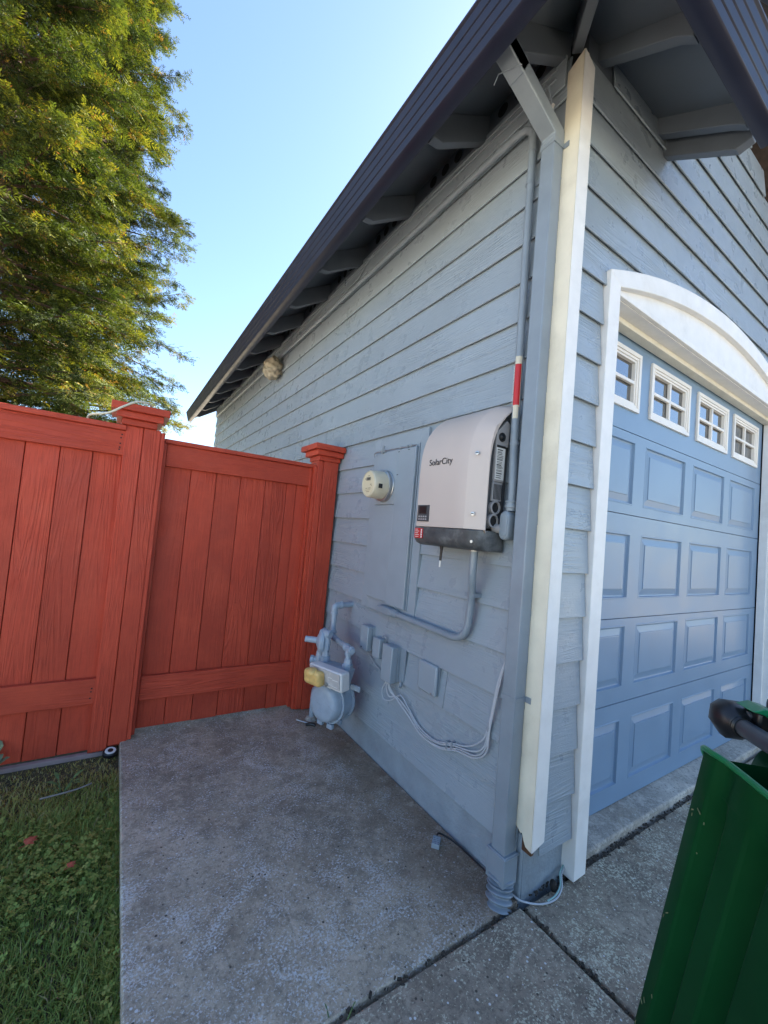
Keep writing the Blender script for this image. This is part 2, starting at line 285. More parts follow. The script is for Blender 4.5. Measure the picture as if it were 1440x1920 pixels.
# ------------------------------------------------------------------ geometry helpers
class MB:
    """collects shapes in world coordinates; build() links them as one mesh object"""
    def __init__(s): s.v = []; s.f = []
    def add(s, vs_, fs):
        o = len(s.v); s.v += [tuple(p) for p in vs_]; s.f += [tuple(i+o for i in f) for f in fs]; return s
    def box(s, a, b):
        x0, y0, z0 = (min(a[i], b[i]) for i in range(3)); x1, y1, z1 = (max(a[i], b[i]) for i in range(3))
        return s.add([(x0,y0,z0),(x1,y0,z0),(x1,y1,z0),(x0,y1,z0),(x0,y0,z1),(x1,y0,z1),(x1,y1,z1),(x0,y1,z1)],
                     [(0,3,2,1),(4,5,6,7),(0,1,5,4),(1,2,6,5),(2,3,7,6),(3,0,4,7)])
    def loft(s, rings, closed=True, caps=True):
        n = len(rings[0]); vs_ = [p for r in rings for p in r]; fs = []
        for i in range(len(rings)-1):
            for j in range(n if closed else n-1):
                k = (j+1) % n; fs.append((i*n+j, i*n+k, (i+1)*n+k, (i+1)*n+j))
        if caps: fs.append(tuple(range(n-1, -1, -1))); fs.append(tuple(range((len(rings)-1)*n, len(rings)*n)))
        return s.add(vs_, fs)
    def prism(s, poly, axis, a, b):
        """poly of 2-D points extruded along axis (0,1,2) from a to b"""
        def P(q, t):
            q = list(q); q.insert(axis, t); return q
        return s.loft([[P(q, a) for q in poly], [P(q, b) for q in poly]])
    def tube(s, pts, r, n=12, caps=True):
        pts = [Vector(p) for p in pts]; rs = r if hasattr(r, '__len__') else [r]*len(pts); rings = []
        t = (pts[1]-pts[0]).normalized(); ref = Vector((0, 0, 1)) if abs(t.z) < 0.9 else Vector((1, 0, 0))
        u = t.cross(ref).normalized()
        for i, p in enumerate(pts):
            if i == 0: t = pts[1]-pts[0]
            elif i == len(pts)-1: t = pts[-1]-pts[-2]
            else: t = (pts[i+1]-pts[i]).normalized()+(pts[i]-pts[i-1]).normalized()
            t.normalize(); u = (u-t*u.dot(t)).normalized(); w = t.cross(u)
            rings.append([p+(u*math.cos(2*math.pi*k/n)+w*math.sin(2*math.pi*k/n))*rs[i] for k in range(n)])
        return s.loft(rings, True, caps)
    def lathe(s, base, axis, prof, n=28):
        """prof = [(distance along axis, radius)]"""
        ax = Vector(axis).normalized(); base = Vector(base)
        return s.tube_prof(base, ax, prof, n)
    def tube_prof(s, base, ax, prof, n):
        ref = Vector((0, 0, 1)) if abs(ax.z) < 0.9 else Vector((1, 0, 0)); u = ax.cross(ref).normalized(); w = ax.cross(u)
        return s.loft([[base+ax*d+(u*math.cos(2*math.pi*k/n)+w*math.sin(2*math.pi*k/n))*max(r, 1e-4) for k in range(n)] for d, r in prof])
    def obox(s, c, ux, uy, uz, hx, hy, hz):
        c = Vector(c); ux = Vector(ux).normalized(); uy = Vector(uy).normalized(); uz = Vector(uz).normalized()
        P = lambda a, b_, d: c+ux*hx*a+uy*hy*b_+uz*hz*d
        return s.add([P(-1,-1,-1),P(1,-1,-1),P(1,1,-1),P(-1,1,-1),P(-1,-1,1),P(1,-1,1),P(1,1,1),P(-1,1,1)],
                     [(0,3,2,1),(4,5,6,7),(0,1,5,4),(1,2,6,5),(2,3,7,6),(3,0,4,7)])
    def build(s, name, mat, parent=None, base=None, bevel=0.0, seg=2, smooth=False, ang=35, label=None):
        org = Vector(base) if base is not None else (WORLD[parent.name] if parent is not None else Vector((0, 0, 0)))
        me = bpy.data.meshes.new(name)
        me.from_pydata([tuple(Vector(p)-org) for p in s.v], [], s.f); me.validate()
        bm = bmesh.new(); bm.from_mesh(me); bmesh.ops.recalc_face_normals(bm, faces=bm.faces); bm.to_mesh(me); bm.free()
        me.materials.append(MAT[mat] if isinstance(mat, str) else mat)
        o = bpy.data.objects.new(name, me); COL.objects.link(o)
        if parent is not None:
            o.parent = parent; o.location = org-WORLD[parent.name]
        else: o.location = org
        WORLD[o.name] = org.copy()
        if bevel:
            md = o.modifiers.new('bevel', 'BEVEL'); md.width = bevel; md.segments = seg; md.limit_method = 'ANGLE'; md.angle_limit = R(40)
        if smooth or bevel:
            me.polygons.foreach_set('use_smooth', [True]*len(me.polygons))
            me.set_sharp_from_angle(angle=R(ang))
        if label: o['label'] = label
        return o
WORLD = {}
def thing(name, loc, label, cat, group=None):
    o = bpy.data.objects.new(name, None); COL.objects.link(o); o.location = loc; o.empty_display_size = 0.1
    WORLD[o.name] = Vector(loc); return tag(o, label, cat, group)
def tag(o, label, cat, group=None):
    o['label'] = label; o['category'] = cat
    if group: o['group'] = group
    return o
def kind(o, k): o['kind'] = k; return o
def curve_pts(ctrl, per=8):
    """Catmull-Rom through control points"""
    P = [Vector(p) for p in ctrl]; P = [P[0]*2-P[1]]+P+[P[-1]*2-P[-2]]; out = []
    for i in range(1, len(P)-2):
        for k in range(per):
            t = k/per; a, b_, c_, d = P[i-1:i+3]
            out.append(0.5*((2*b_)+(c_-a)*t+(2*a-5*b_+4*c_-d)*t*t+(3*b_-a-3*c_+d)*t**3))
    out.append(P[-2]); return out
def bend(pts, r, per=6):
    """polyline with rounded corners of radius r"""
    P = [Vector(p) for p in pts]; out = [P[0]]
    for i in range(1, len(P)-1):
        a = (P[i-1]-P[i]); b_ = (P[i+1]-P[i]); d = min(r, a.length*0.49, b_.length*0.49)
        p0 = P[i]+a.normalized()*d; p1 = P[i]+b_.normalized()*d
        for k in range(per+1):
            t = k/per; out.append(p0*(1-t)**2+P[i]*2*t*(1-t)+p1*t*t)
    out.append(P[-1]); return out
def text(name, s, org, xd, yd, size, mat, parent, squeeze=1.0):
    cu = bpy.data.curves.new(name, 'FONT'); cu.body = s; cu.size = size; cu.extrude = 0.0003; cu.align_x = 'LEFT'
    tmp = bpy.data.objects.new(name+'_src', cu); COL.objects.link(tmp)
    me = bpy.data.meshes.new_from_object(tmp.evaluated_get(bpy.context.evaluated_depsgraph_get()))
    bpy.data.objects.remove(tmp); me.name = name; me.materials.clear(); me.materials.append(MAT[mat])
    o = bpy.data.objects.new(name, me); COL.objects.link(o)
    xd = Vector(xd).normalized(); yd = Vector(yd).normalized(); zd = xd.cross(yd)
    Mx = Matrix((xd*squeeze, yd, zd)).transposed().to_4x4(); Mx.translation = Vector(org)-WORLD[parent.name]
    o.parent = parent; o.matrix_local = Mx; return o
def np_obj(name, V, F, mat, parent=None, tint=None, smooth=False):
    me = bpy.data.meshes.new(name); nv, nf, k = len(V), len(F), F.shape[1]
    me.vertices.add(nv); me.vertices.foreach_set('co', V.astype(np.float32).ravel())
    me.loops.add(nf*k); me.loops.foreach_set('vertex_index', F.astype(np.int32).ravel())
    me.polygons.add(nf); me.polygons.foreach_set('loop_start', np.arange(0, nf*k, k, dtype=np.int32))
    try: me.polygons.foreach_set('loop_total', np.full(nf, k, dtype=np.int32))
    except Exception: pass
    me.update(calc_edges=True); me.validate()
    if tint is not None:
        at = me.attributes.new('tint', 'FLOAT', 'POINT'); at.data.foreach_set('value', tint.astype(np.float32))
    me.materials.append(MAT[mat]); o = bpy.data.objects.new(name, me); COL.objects.link(o)
    if parent is not None: o.parent = parent
    return o

# ------------------------------------------------------------------ ground
XL = -1.245                                     # lawn edge of the path
MAT['farground'] = simple('pale bounce ground', (0.40, 0.36, 0.28), 0.95, 0.2, 0.4)  # unseen ground kept pale to bounce sunlight onto the walls
g = MB(); g.box((-400, -400, -0.5), (400, 400, -0.075)); kind(g.build('ground', 'farground'), 'structure')
kind(MB().box((-1.20, -4.6, -0.074), (7.0, 7.6, -0.045)).build('joint_bed', 'gap'), 'structure')
kind(MB().box((XL, -0.002, -0.16), (-0.004, 7.3, 0.0)).build('path', 'concrete', bevel=0.006), 'structure')
kind(MB().box((XL, -4.6, -0.16), (-0.013, -0.018, -0.002)).build('pavement', 'concrete2', bevel=0.006), 'structure')
kind(MB().box((0.004, -4.6, -0.16), (7.0, -0.026, -0.004)).build('driveway', 'concrete2', bevel=0.006), 'structure')
MAT['asphalt'] = simple('street asphalt', (0.055, 0.055, 0.058), 0.9, 0.25, 30, 0.6, 0.004)
kind(MB().box((-11.0, -4.6, -0.20), (-3.06, 7.3, -0.050)).build('pavement', 'bounce_concrete'), 'structure')  # unseen slab added to bounce sunlight onto the side wall
kind(MB().box((-60, -13, -0.14), (60, -4.62, -0.060)).build('street', 'asphalt'), 'structure')  # unseen street, dark asphalt added to cut bounce onto the garage front
sl = MB()
sl.prism([(-0.006, -0.10), (-0.006, 0.022), (0.0, 0.030), (0.125, 0.042), (0.6, 0.044), (0.6, -0.10)], 0, 0.350, 2.86)
kind(sl.build('garage_floor', 'sill', bevel=0.004), 'structure')
d = MB()
for i in range(260):                               # crumbs in the crack under the threshold
    x = random.uniform(0.36, 2.2); y = -0.018+random.gauss(0, 0.010); r = random.uniform(0.001, 0.0042)
    d.obox((x, y, -0.003+r*0.4), (1, random.uniform(-1, 1), 0.2), (random.uniform(-1, 1)*0.3-0.5, 1, 0), (0, 0.1, 1), r*1.4, r, r*0.8)
for i in range(45):
    a = random.random(); x = random.uniform(0.02, 0.30); y = -0.012+random.gauss(0, 0.012); r = random.uniform(0.001, 0.004)
    d.obox((x, y, r*0.3), (1, random.uniform(-1, 1), 0.2), (-0.4, 1, 0), (0, 0.1, 1), r*1.4, r, r*0.7)
for i in range(90):
    x = random.uniform(-0.75, 0.0); y = -0.010+random.gauss(0, 0.005); r = random.uniform(0.0015, 0.004)
    if random.random() < 0.5: x, y = -0.005+random.gauss(0, 0.005), random.uniform(-0.55, -0.03)
    d.obox((x, y, -0.006+random.random()*0.008), (1, random.uniform(-1, 1), 0.2), (-0.4, 1, 0), (0, 0.1, 1), r*1.6, r, r)
kind(d.build('crack_debris', 'debris'), 'stuff')

# ------------------------------------------------------------------ house
H = thing('house', (0, 0, 0), 'blue grey lap sided garage building with dark gutters and white trim', 'house')
ZK = lambda k: 0.168+0.1755*k
Y1 = 7.15                                           # back end of the side wall
SL = 0.60                                           # roof slope
SOF = lambda x: 3.46+SL*x
XR = 1.62                                           # ridge
ARC_C = XR
def arc(x, z0, rise, half):                         # circular arch through (+-half, z0) with given rise
    rr = (half*half+rise*rise)/(2*rise); return z0+rise-(rr-math.sqrt(max(0, rr*rr-(x-ARC_C)**2)))
outer = lambda x: arc(x, 2.515, 0.256, 1.36)
inner = lambda x: arc(x, 2.470, 0.204, 1.275)
core = MB()
core.box((0.012, 0.02, -0.1), (0.10, Y1, 3.36)).box((0.10, Y1-0.09, -0.1), (3.24, Y1-0.002, 3.36)).box((3.16, 0.02, -0.1), (3.26, Y1-0.09, 3.36))
core.box((0.10, 0.02, -0.1), (0.345, 0.10, 3.36)).box((2.90, 0.02, -0.1), (3.16, 0.10, 3.36)).box((0.345, 0.02, 2.50), (2.90, 0.10, 3.36))
core.prism([(0.012, 3.36), (3.26, 3.36), (3.26, 3.42), (XR, 3.40+SL*XR), (0.012, 3.42)], 1, 0.02, 0.10)
core.prism([(0.012, 3.36), (3.26, 3.36), (3.26, 3.42), (XR, 3.40+SL*XR), (0.012, 3.42)], 1, Y1-0.09, Y1-0.002)
core.build('wall', 'dark', H)
# painted foundation along the side and the exposed front corner
fo = MB(); fo.box((-0.001, 0.0, -0.1), (0.011, Y1-0.01, 0.235)); fo.box((0.0115, 0.0, -0.1), (0.30, 0.012, 0.235)); fo.build('foundation', 'foundpaint', H, bevel=0.004)
MB().box((0.301, -0.004, -0.1), (0.345, 0.016, 0.26)).build('gap_backing', 'dark', H)

def board_y(k, y0, y1, zt=None):
    z0, z1 = ZK(k), (zt if zt else ZK(k+1)+0.022); j = random.uniform(-0.0012, 0.0012)
    return MB().prism([(-0.0240+j, z0), (-0.0140+j, z0), (0.002, z1), (-0.0055, z1)], 1, y0, y1)
joints = {0: 1.31, 1: 2.9, 2: 0.46, 3: 3.4, 4: 5.2, 5: 2.2, 6: 4.4, 7: 3.1, 8: 5.7, 9: 2.6, 10: 3.9, 11: 2.75, 12: 5.0, 13: 3.6, 14: 2.3, 15: 4.9, 16: 3.3}
for k in range(0, 18):
    ys = [0.013] + ([joints[k]] if k in joints else []) + [Y1]
    for a, c in zip(ys[:-1], ys[1:]):
        o = board_y(k, a+0.0015, c-0.0015, 3.345 if k == 17 else None).build('siding_board', 'siding_y', H, bevel=0.0016, seg=1)
def board_x(k, poly):                                # poly in (x,z): the face tilts outwards to its bottom edge
    z0, z1 = ZK(k), ZK(k+1)+0.022
    f = lambda z: -0.0412+0.0172*(z-z0)/(z1-z0)
    vs_ = [(x, f(z), z) for x, z in poly]+[(x, f(z)+0.0078, z) for x, z in poly]
    n = len(poly); mb = MB()
    fs = [tuple(range(n)), tuple(range(2*n-1, n-1, -1))]+[(i, (i+1) % n, n+(i+1) % n, n+i) for i in range(n)]
    mb.add(vs_, fs); return mb.build('siding_board', 'siding_x', H, bevel=0.0016, seg=1)
XE = 3.24
for k in range(0, 25):
    z0, z1 = ZK(k), ZK(k+1)+0.022
    if z0 < 2.44:
        board_x(k, [(0.048, z0), (0.256, z0), (0.256, z1), (0.048, z1)])
        board_x(k, [(2.99, z0), (XE, z0), (XE, z1), (2.99, z1)])
    elif z0 < 2.75:
        mid = lambda x: outer(x)-0.035
        xs = np.linspace(0.268, XR, 60); L = [(x, mid(x)) for x in xs if z0 < mid(x) < z1]
        x_at = lambda z: xs[int(np.argmin([abs(mid(x)-z) for x in xs]))]
        xb = x_at(z0) if mid(0.268) < z0 else 0.268
        bot = [(0.048, z0), (xb, z0)]; mids = [q for q in L if q[0] > xb]
        if mid(XR) > z1: xt = x_at(z1); poly = bot+mids+[(xt, z1), (0.048, z1)]; polyR = [(2*XR-x, z) for x, z in poly]
        else: poly = bot+mids+[(XR, mid(XR)), (XR, z1), (0.048, z1)]; polyR = [(2*XR-x, z) for x, z in poly]
        board_x(k, poly); board_x(k, [(min(x, XE), z) for x, z in polyR][::-1])
    else:
        x0 = max(0.048, (z1-3.40)/SL+0.02); x1 = min(XE, 2*XR-x0)
        if x1-x0 > 0.1: board_x(k, [(x0, z0), (x1, z0), (x1, z1), (x0, z1)])

# corner boards, cream on the side, white on the front, broken at the foot
cb = MB()
prof = [(-0.053, 3.300), (0.018, 3.262), (0.018, 0.268), (0.006, 0.262), (-0.004, 0.252), (-0.010, 0.258), (-0.018, 0.236), (-0.028, 0.218), (-0.053, 0.212)]
cb.loft([[(-0.021, y, z) for y, z in prof], [(-0.0185-0.0005, y, z) for y, z in prof], [(0.012, y, z) for y, z in prof]])
cb.build('corner_board', 'cream', H, bevel=0.0022)
MB().prism([(-0.0205, 0.212), (0.050, 0.232), (0.050, 3.262), (-0.0205, 3.298)], 1, -0.0575, -0.0535).prism([(0.0125, 0.226), (0.050, 0.232), (0.050, 3.262), (0.0125, 3.28)], 1, -0.0535, -0.024).build('corner_board', 'white', H, bevel=0.002)
ro = MB(); ro.box((-0.010, -0.046, 0.190), (0.008, -0.004, 0.250)); ro.obox((0.022, -0.030, 0.215), (1, 0.1, 0.2), (0, 1, 0), (0, 0, 1), 0.012, 0.008, 0.02)
ro.build('rotten_core', 'rotwood', H, bevel=0.004)
la = MB(); la.prism([(0.0185, 0.168), (0.0255, 0.160), (0.028, 0.30), (0.027, 0.55), (0.0185, 0.55)], 0, -0.024, -0.016); la.build('splintered_lath', 'rawwood', H)

# soffit, sheathing and roof
def slab_poly(pts, t, mb):
    mb.loft([[Vector(p) for p in pts], [Vector(p)+Vector((0, 0, t)) for p in pts]])
EX = -0.425
zl = SOF(EX)
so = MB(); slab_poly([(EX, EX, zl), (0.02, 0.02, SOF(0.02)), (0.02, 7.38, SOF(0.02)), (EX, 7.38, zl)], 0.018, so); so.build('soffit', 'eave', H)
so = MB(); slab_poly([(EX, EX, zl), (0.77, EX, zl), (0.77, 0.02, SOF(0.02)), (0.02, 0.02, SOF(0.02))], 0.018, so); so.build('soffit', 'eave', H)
ro = MB()
OV = -0.455
zo = SOF(OV)+0.02
ro_pts = lambda pts: [(x, y, z+0.022) for x, y, z in pts]
slab_poly(ro_pts([(OV, OV, SOF(OV)), (0.0, 0.0, SOF(0)), (0.0, 7.42, SOF(0)), (OV, 7.42, SOF(OV))]), 0.045, ro)
slab_poly(ro_pts([(OV, OV, SOF(OV)), (0.80, OV, SOF(OV)), (0.80, -0.02, SOF(-0.02)), (-0.02, -0.02, SOF(-0.02))]), 0.045, ro)
slab_poly(ro_pts([(0.002, -0.36, SOF(0)), (XR, -0.36, SOF(XR)), (XR, 7.42, SOF(XR)), (0.002, 7.42, SOF(0))]), 0.045, ro)
slab_poly(ro_pts([(XR+0.001, -0.36, SOF(XR)), (2*XR+0.45, -0.36, SOF(-0.45)), (2*XR+0.45, 7.42, SOF(-0.45)), (XR+0.001, 7.42, SOF(XR))]), 0.045, ro)
ro.build('roof', 'shingle', H)
rk = MB(); slab_poly([(0.10, -0.385, SOF(0.10)-0.10), (XR, -0.385, SOF(XR)-0.10), (XR, -0.355, SOF(XR)-0.10), (0.10, -0.355, SOF(0.10)-0.10)], 0.115, rk); rk.build('rake_board', 'gutter', H, bevel=0.002)
rk = MB(); slab_poly([(EX+0.02, 7.385, SOF(EX+0.02)-0.11), (XR, 7.385, SOF(XR)-0.11), (XR, 7.415, SOF(XR)-0.11), (EX+0.02, 7.415, SOF(EX+0.02)-0.11)], 0.125, rk); rk.build('rake_board', 'gutter', H, bevel=0.002)

# rafter tails
def tail_prof(z_wall=3.325):                          # (outward distance, z)
    zb = lambda q: z_wall-0.645*q
    return [(0.0, zb(0)), (0.300, zb(0.300)), (0.355, 3.128), (0.360, SOF(-0.360)-0.002), (0.0, SOF(0)-0.002)]
TL = tail_prof()
for i in range(12):
    y = 0.456+0.613*i-0.0
    if y+0.05 > 7.3: break
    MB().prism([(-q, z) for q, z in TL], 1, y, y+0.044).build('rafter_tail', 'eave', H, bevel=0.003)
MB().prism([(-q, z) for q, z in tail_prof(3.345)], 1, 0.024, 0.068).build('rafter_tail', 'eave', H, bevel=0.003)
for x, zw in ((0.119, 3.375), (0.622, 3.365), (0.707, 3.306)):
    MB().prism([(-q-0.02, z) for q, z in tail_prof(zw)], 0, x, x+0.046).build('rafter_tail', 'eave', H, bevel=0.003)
hp = MB(); dv = Vector((-1, -1, 0)).normalized(); sv = Vector((1, -1, 0)).normalized()*0.020
def hz(q): return 3.335-SL/math.sqrt(2)*q
ring = lambda s_: [Vector((0.01, 0.01, 0))+dv*q+s_+Vector((0, 0, z)) for q, z in ((0.03, hz(0.03)), (0.50, hz(0.50)), (0.555, hz(0.555)+0.06), (0.555, 3.45-SL/math.sqrt(2)*0.555), (0.03, 3.44))]
hp.loft([ring(-sv), ring(sv)]); hp.build('hip_rafter', 'eave', H, bevel=0.003)
# blocking with bird vents between the rafters
ys = [0.072]+[0.456+0.613*i for i in range(12)]
for i in range(11):
    a = ys[i]+(0.046 if i else 0.0); c = ys[i+1]-0.002
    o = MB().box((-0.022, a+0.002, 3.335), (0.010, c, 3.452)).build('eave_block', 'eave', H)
    for j in range(3):
        yy = (a+c)/2+(j-1)*0.105
        MB().lathe((-0.0225, yy, 3.40), (-1, 0, 0), [(0, 0.030), (0.0012, 0.030)], 20).build('vent_hole', 'dark', o)
MB().box((0.05, -0.022, 3.335), (0.62, 0.010, 3.452)).build('eave_block', 'eave', H)
MB().box((-0.034, 0.02, 3.205), (-0.0245, Y1, 3.335)).build('frieze_board', 'siding_y', H, bevel=0.002)

# ribbed fascia gutters
def gut_prof():                                       # (outward, z): bottom, ribbed face, back
    p = [(0.402, 3.255), (0.402, 3.052), (0.408, 3.048), (0.462, 3.048)]
    for i in range(4):
        f0 = i/4; q = lambda f: 0.464+0.040*f; zz = lambda f: 3.052+0.145*f
        p += [(q(f0)+0.004, zz(f0)), (q(f0+0.185)+0.004, zz(f0+0.185)), (q(f0+0.20)+0.0005, zz(f0+0.20)), (q(f0+0.235)+0.0005, zz(f0+0.235))]
    p += [(0.512, 3.200), (0.512, 3.208), (0.470, 3.214)]
    return p
gp = gut_prof()
ga = [[(-q, -q-0.001, z) for q, z in gp], [(-q, 7.40, z) for q, z in gp]]
MB().loft(ga).build('gutter', 'gutter', H, bevel=0.0008, seg=1)
gb = [[(-q+0.0015, -q-0.0035, z) for q, z in gp], [(0.700, -q-0.0035, z-0.008) for q, z in gp]]
MB().loft(gb).build('gutter', 'gutter', H, bevel=0.0008, seg=1)

# arched door surround
cs = MB(); cs.prism([(0.2605, 0.006), (0.3440, 0.010), (0.3440, 2.470), (0.2605, 2.512)], 1, -0.056, 0.018); cs.build('door_casing', 'white', H, bevel=0.003)
cs = MB(); cs.prism([(2.897, 0.010), (2.980, 0.006), (2.980, 2.512), (2.897, 2.470)], 1, -0.056, 0.018); cs.build('door_casing', 'white', H, bevel=0.003)
ar = MB(); N = 56; xs_o = np.linspace(0.2605, 2*XR-0.2605, N); xs_i = np.linspace(0.3445, 2*XR-0.3445, N)
ar.loft([[(xo, -0.055, outer(xo)), (xo, 0.018, outer(xo)), (xi, 0.018, inner(xi)), (xi, -0.055, inner(xi))] for xo, xi in zip(xs_o, xs_i)])
ar.build('door_arch', 'white', H, bevel=0.0028, ang=50)
inf = MB(); poly = [(0.335, 2.472)]+[(x, inner(x)+0.012) for x in np.linspace(0.36, 2*XR-0.36, 50)]+[(2*XR-0.335, 2.472)]
inf.prism(poly, 1, -0.024, 0.019); inf.build('arch_infill', 'white', H)
MB().box((0.3445, -0.032, 2.458), (2.8965, -0.0245, 2.484)).box((0.3445, -0.0245, 2.458), (2.8965, -0.012, 2.4715)).build('arch_bead', 'white', H, bevel=0.003)
MB().box((0.3445, -0.0118, 2.4545), (2.8965, 0.104, 2.4712)).build('door_head', 'white', H)
MB().box((0.3445, 0.050, 2.428), (2.8965, 0.103, 2.4543)).build('door_stop', 'cream', H, bevel=0.003)
MB().box((2.868, 0.0185, 0.02), (2.8965, 0.104, 2.4540)).box((2.845, 0.052, 0.02), (2.868, 0.103, 2.4275)).build('door_jamb', 'white', H, bevel=0.002)
MB().box((0.3445, 0.0185, 0.02), (0.356, 0.104, 2.4540)).build('door_jamb', 'white', H, bevel=0.002)

# unseen wing right of the garage, raised to two storeys to block the sun
wg = MB(); wg.box((5.00, -0.80, -0.1), (10.5, 7.0, 5.3)); wg.prism([(5.0, 5.3), (10.5, 5.3), (7.75, 6.6)], 1, -0.80, 7.0); wg.box((3.30, 0.02, -0.1), (4.99, 7.0, 3.2)); wg.build('shading_wing', 'bluepaint', H)
for k in range(29): MB().prism([(4.9965-0.018, ZK(k)), (4.999, ZK(k)), (4.999, ZK(k+1)+0.02), (4.9965-0.004, ZK(k+1)+0.02)], 1, -0.80, 0.0).build('siding_board', 'siding_y', H)

# sectional garage door
GD = MB().box((0.36, 0.135, 0.046), (2.845, 0.150, 2.446)).build('garage_door', 'dark', H)
colsx = [(0.392, 0.885), (0.998, 1.500), (1.607, 2.118), (2.218, 2.730)]
secs = [(0.046, 0.548, 0.135, 0.462), (0.552, 0.980, 0.628, 0.946), (0.984, 1.518, 1.082, 1.422), (1.522, 1.950, 1.572, 1.910), (1.954, 2.446, 2.085, 2.360)]
YF = 0.110
def ringpanel(x0, x1, z0, z1, y, dep):
    vs_ = [(x0, y+dep, z0), (x1, y+dep, z0), (x1, y+dep, z1), (x0, y+dep, z1)]; return vs_
for si_, (za, zb, p0, p1) in enumerate(secs):
    mb = MB(); xs = [0.360]+[q for c_ in colsx for q in c_]+[2.842]; zs = [za, p0, p1, zb]
    for i in range(len(xs)-1):
        for j in range(3):
            if j == 1 and i % 2 == 1: continue
            mb.add([(xs[i], YF, zs[j]), (xs[i+1], YF, zs[j]), (xs[i+1], YF, zs[j+1]), (xs[i], YF, zs[j+1])], [(0, 1, 2, 3)])
    mb.box((0.360, YF+0.0005, za), (2.842, YF+0.02, za+0.004)).box((0.360, YF+0.0005, zb-0.004), (2.842, YF+0.02, zb))
    mb.build('door_section', 'doorpaint', GD)
    for (x0, x1) in colsx:
        if si_ < 4:
            mb = MB(); rings = []
            for ins, dep in ((0, 0), (0.002, -0.0015), (0.007, -0.0015), (0.011, 0.010), (0.017, 0.011), (0.050, 0.0035), (0.051, 0.000), (0.056, -0.0005)):
                rings.append([(x0+ins, YF+dep, p0+ins), (x1-ins, YF+dep, p0+ins), (x1-ins, YF+dep, p1-ins), (x0+ins, YF+dep, p1-ins)])
            for r0, r1 in zip(rings[:-1], rings[1:]): mb.loft([r0, r1], True, False)
            mb.add(rings[-1], [(0, 1, 2, 3)]); mb.build('raised_panel', 'doorpaint', GD)
        else:
            a0, a1, b0, b1 = x0+0.004, x1-0.004, 2.064, 2.378
            mb = MB()
            for ins, y0, w in ((0.0, YF-0.012, 0.022), (0.0225, YF-0.007, 0.014), (0.037, YF-0.002, 0.012)):
                X0, X1, Z0, Z1 = a0+ins, a1-ins, b0+ins, b1-ins
                mb.box((X0, y0, Z0), (X1, YF+0.02, Z0+w)).box((X0, y0, Z1-w), (X1, YF+0.02, Z1)).box((X0, y0, Z0+w+1e-4), (X0+w, YF+0.02, Z1-w-1e-4)).box((X1-w, y0, Z0+w+1e-4), (X1, YF+0.02, Z1-w-1e-4))
            xm, zm = (a0+a1)/2, (b0+b1)/2; X0, X1, Z0, Z1 = a0+0.049, a1-0.049, b0+0.049, b1-0.049
            mb.build('window_frame', 'whitevinyl', GD, bevel=0.0015, seg=1)
            mu_ = MB(); mu_.box((xm-0.009, YF-0.001, Z0+1e-4), (xm+0.009, YF+0.016, Z1-1e-4)).box((X0+1e-4, YF-0.0015, zm-0.009), (X1-1e-4, YF+0.0155, zm+0.009))
            mu_.build('muntin', 'whitevinyl', GD, bevel=0.002, seg=1)
            for (u0, u1) in ((X0, xm-0.009), (xm+0.009, X1)):
                for (w0, w1) in ((Z0, zm-0.009), (zm+0.009, Z1)):
                    MB().box((u0-0.002, YF+0.017, w0-0.002), (u1+0.002, YF+0.020, w1+0.002)).build('window_pane', 'glass', GD)
MB().box((0.362, YF+0.004, 0.036), (2.842, YF+0.03, 0.047)).build('bottom_seal', 'black', GD)

# downspout
DS = MB().prism([(-0.082, 0.013), (-0.082, 0.076), (-0.022, 0.076), (-0.022, 0.013)], 2, 0.155, 2.955).build('downspout', 'pipepaint', H, bevel=0.005, seg=3)
el = MB()
def dsr(c, ex, ey, ez=Vector((1, 0, 0))): return [Vector(c)+ex*a+Vector((0, 1, 0))*b_ for a, b_ in ((-0.031, -0.033), (-0.031, 0.033), (0.031, 0.033), (0.031, -0.033))]
p0 = Vector((-0.052, 0.0445, 2.945)); p1 = Vector((-0.052, 0.0445, 2.985)); p2 = Vector((-0.395, 0.0445, 3.160)); p3 = Vector((-0.432, 0.0445, 3.178))
dirn = (p2-p1).normalized(); perp = Vector((dirn.z, 0, -dirn.x))
perp2 = (Vector((1, 0, 0))+perp).normalized()*1.12
el.loft([dsr(p0, Vector((1.05, 0, 0)), None), dsr(p1, perp2, None), dsr(p2, perp, None)]); el.build('downspout_elbow', 'pipepaint', DS, bevel=0.004, seg=2)
e2 = MB(); e2.loft([dsr(p1+dirn*0.245, perp*1.07, None), dsr(p2+dirn*0.02, perp*1.07, None), dsr(p3+Vector((0, 0, 0.01)), perp*1.07, None)]); e2.build('downspout_outlet', 'pipepaint', DS, bevel=0.004)
MB().tube([p1+dirn*0.30+Vector((0.012, -0.040, -0.046)), p1+dirn*0.30+Vector((-0.02, 0.045, -0.028)), p1+dirn*0.30+Vector((-0.01, 0.075, -0.038))], 0.0025, 6).build('strap_wire', 'pipepaint', DS)
def strap(z):
    mb = MB(); mb.box((-0.0842, 0.0105, z-0.009), (-0.0825, 0.078, z+0.009)).box((-0.084, 0.0095, z-0.009), (-0.012, 0.0125, z+0.009)); mb.box((-0.0245, -0.012, z-0.011), (-0.0215, 0.0094, z+0.011))
    return mb.build('pipe_strap', 'pipepaint', DS)
strap(0.735); strap(2.935)
ad = MB(); ad.prism([(-0.090, 0.003), (-0.090, 0.086), (-0.016, 0.086), (-0.016, 0.003)], 2, 0.068, 0.176); ad.prism([(-0.0935, -0.001), (-0.0935, 0.090), (-0.012, 0.090), (-0.012, -0.001)], 2, 0.168, 0.1725)
ad.build('pipe_adapter', 'pipepaint', DS, bevel=0.003)
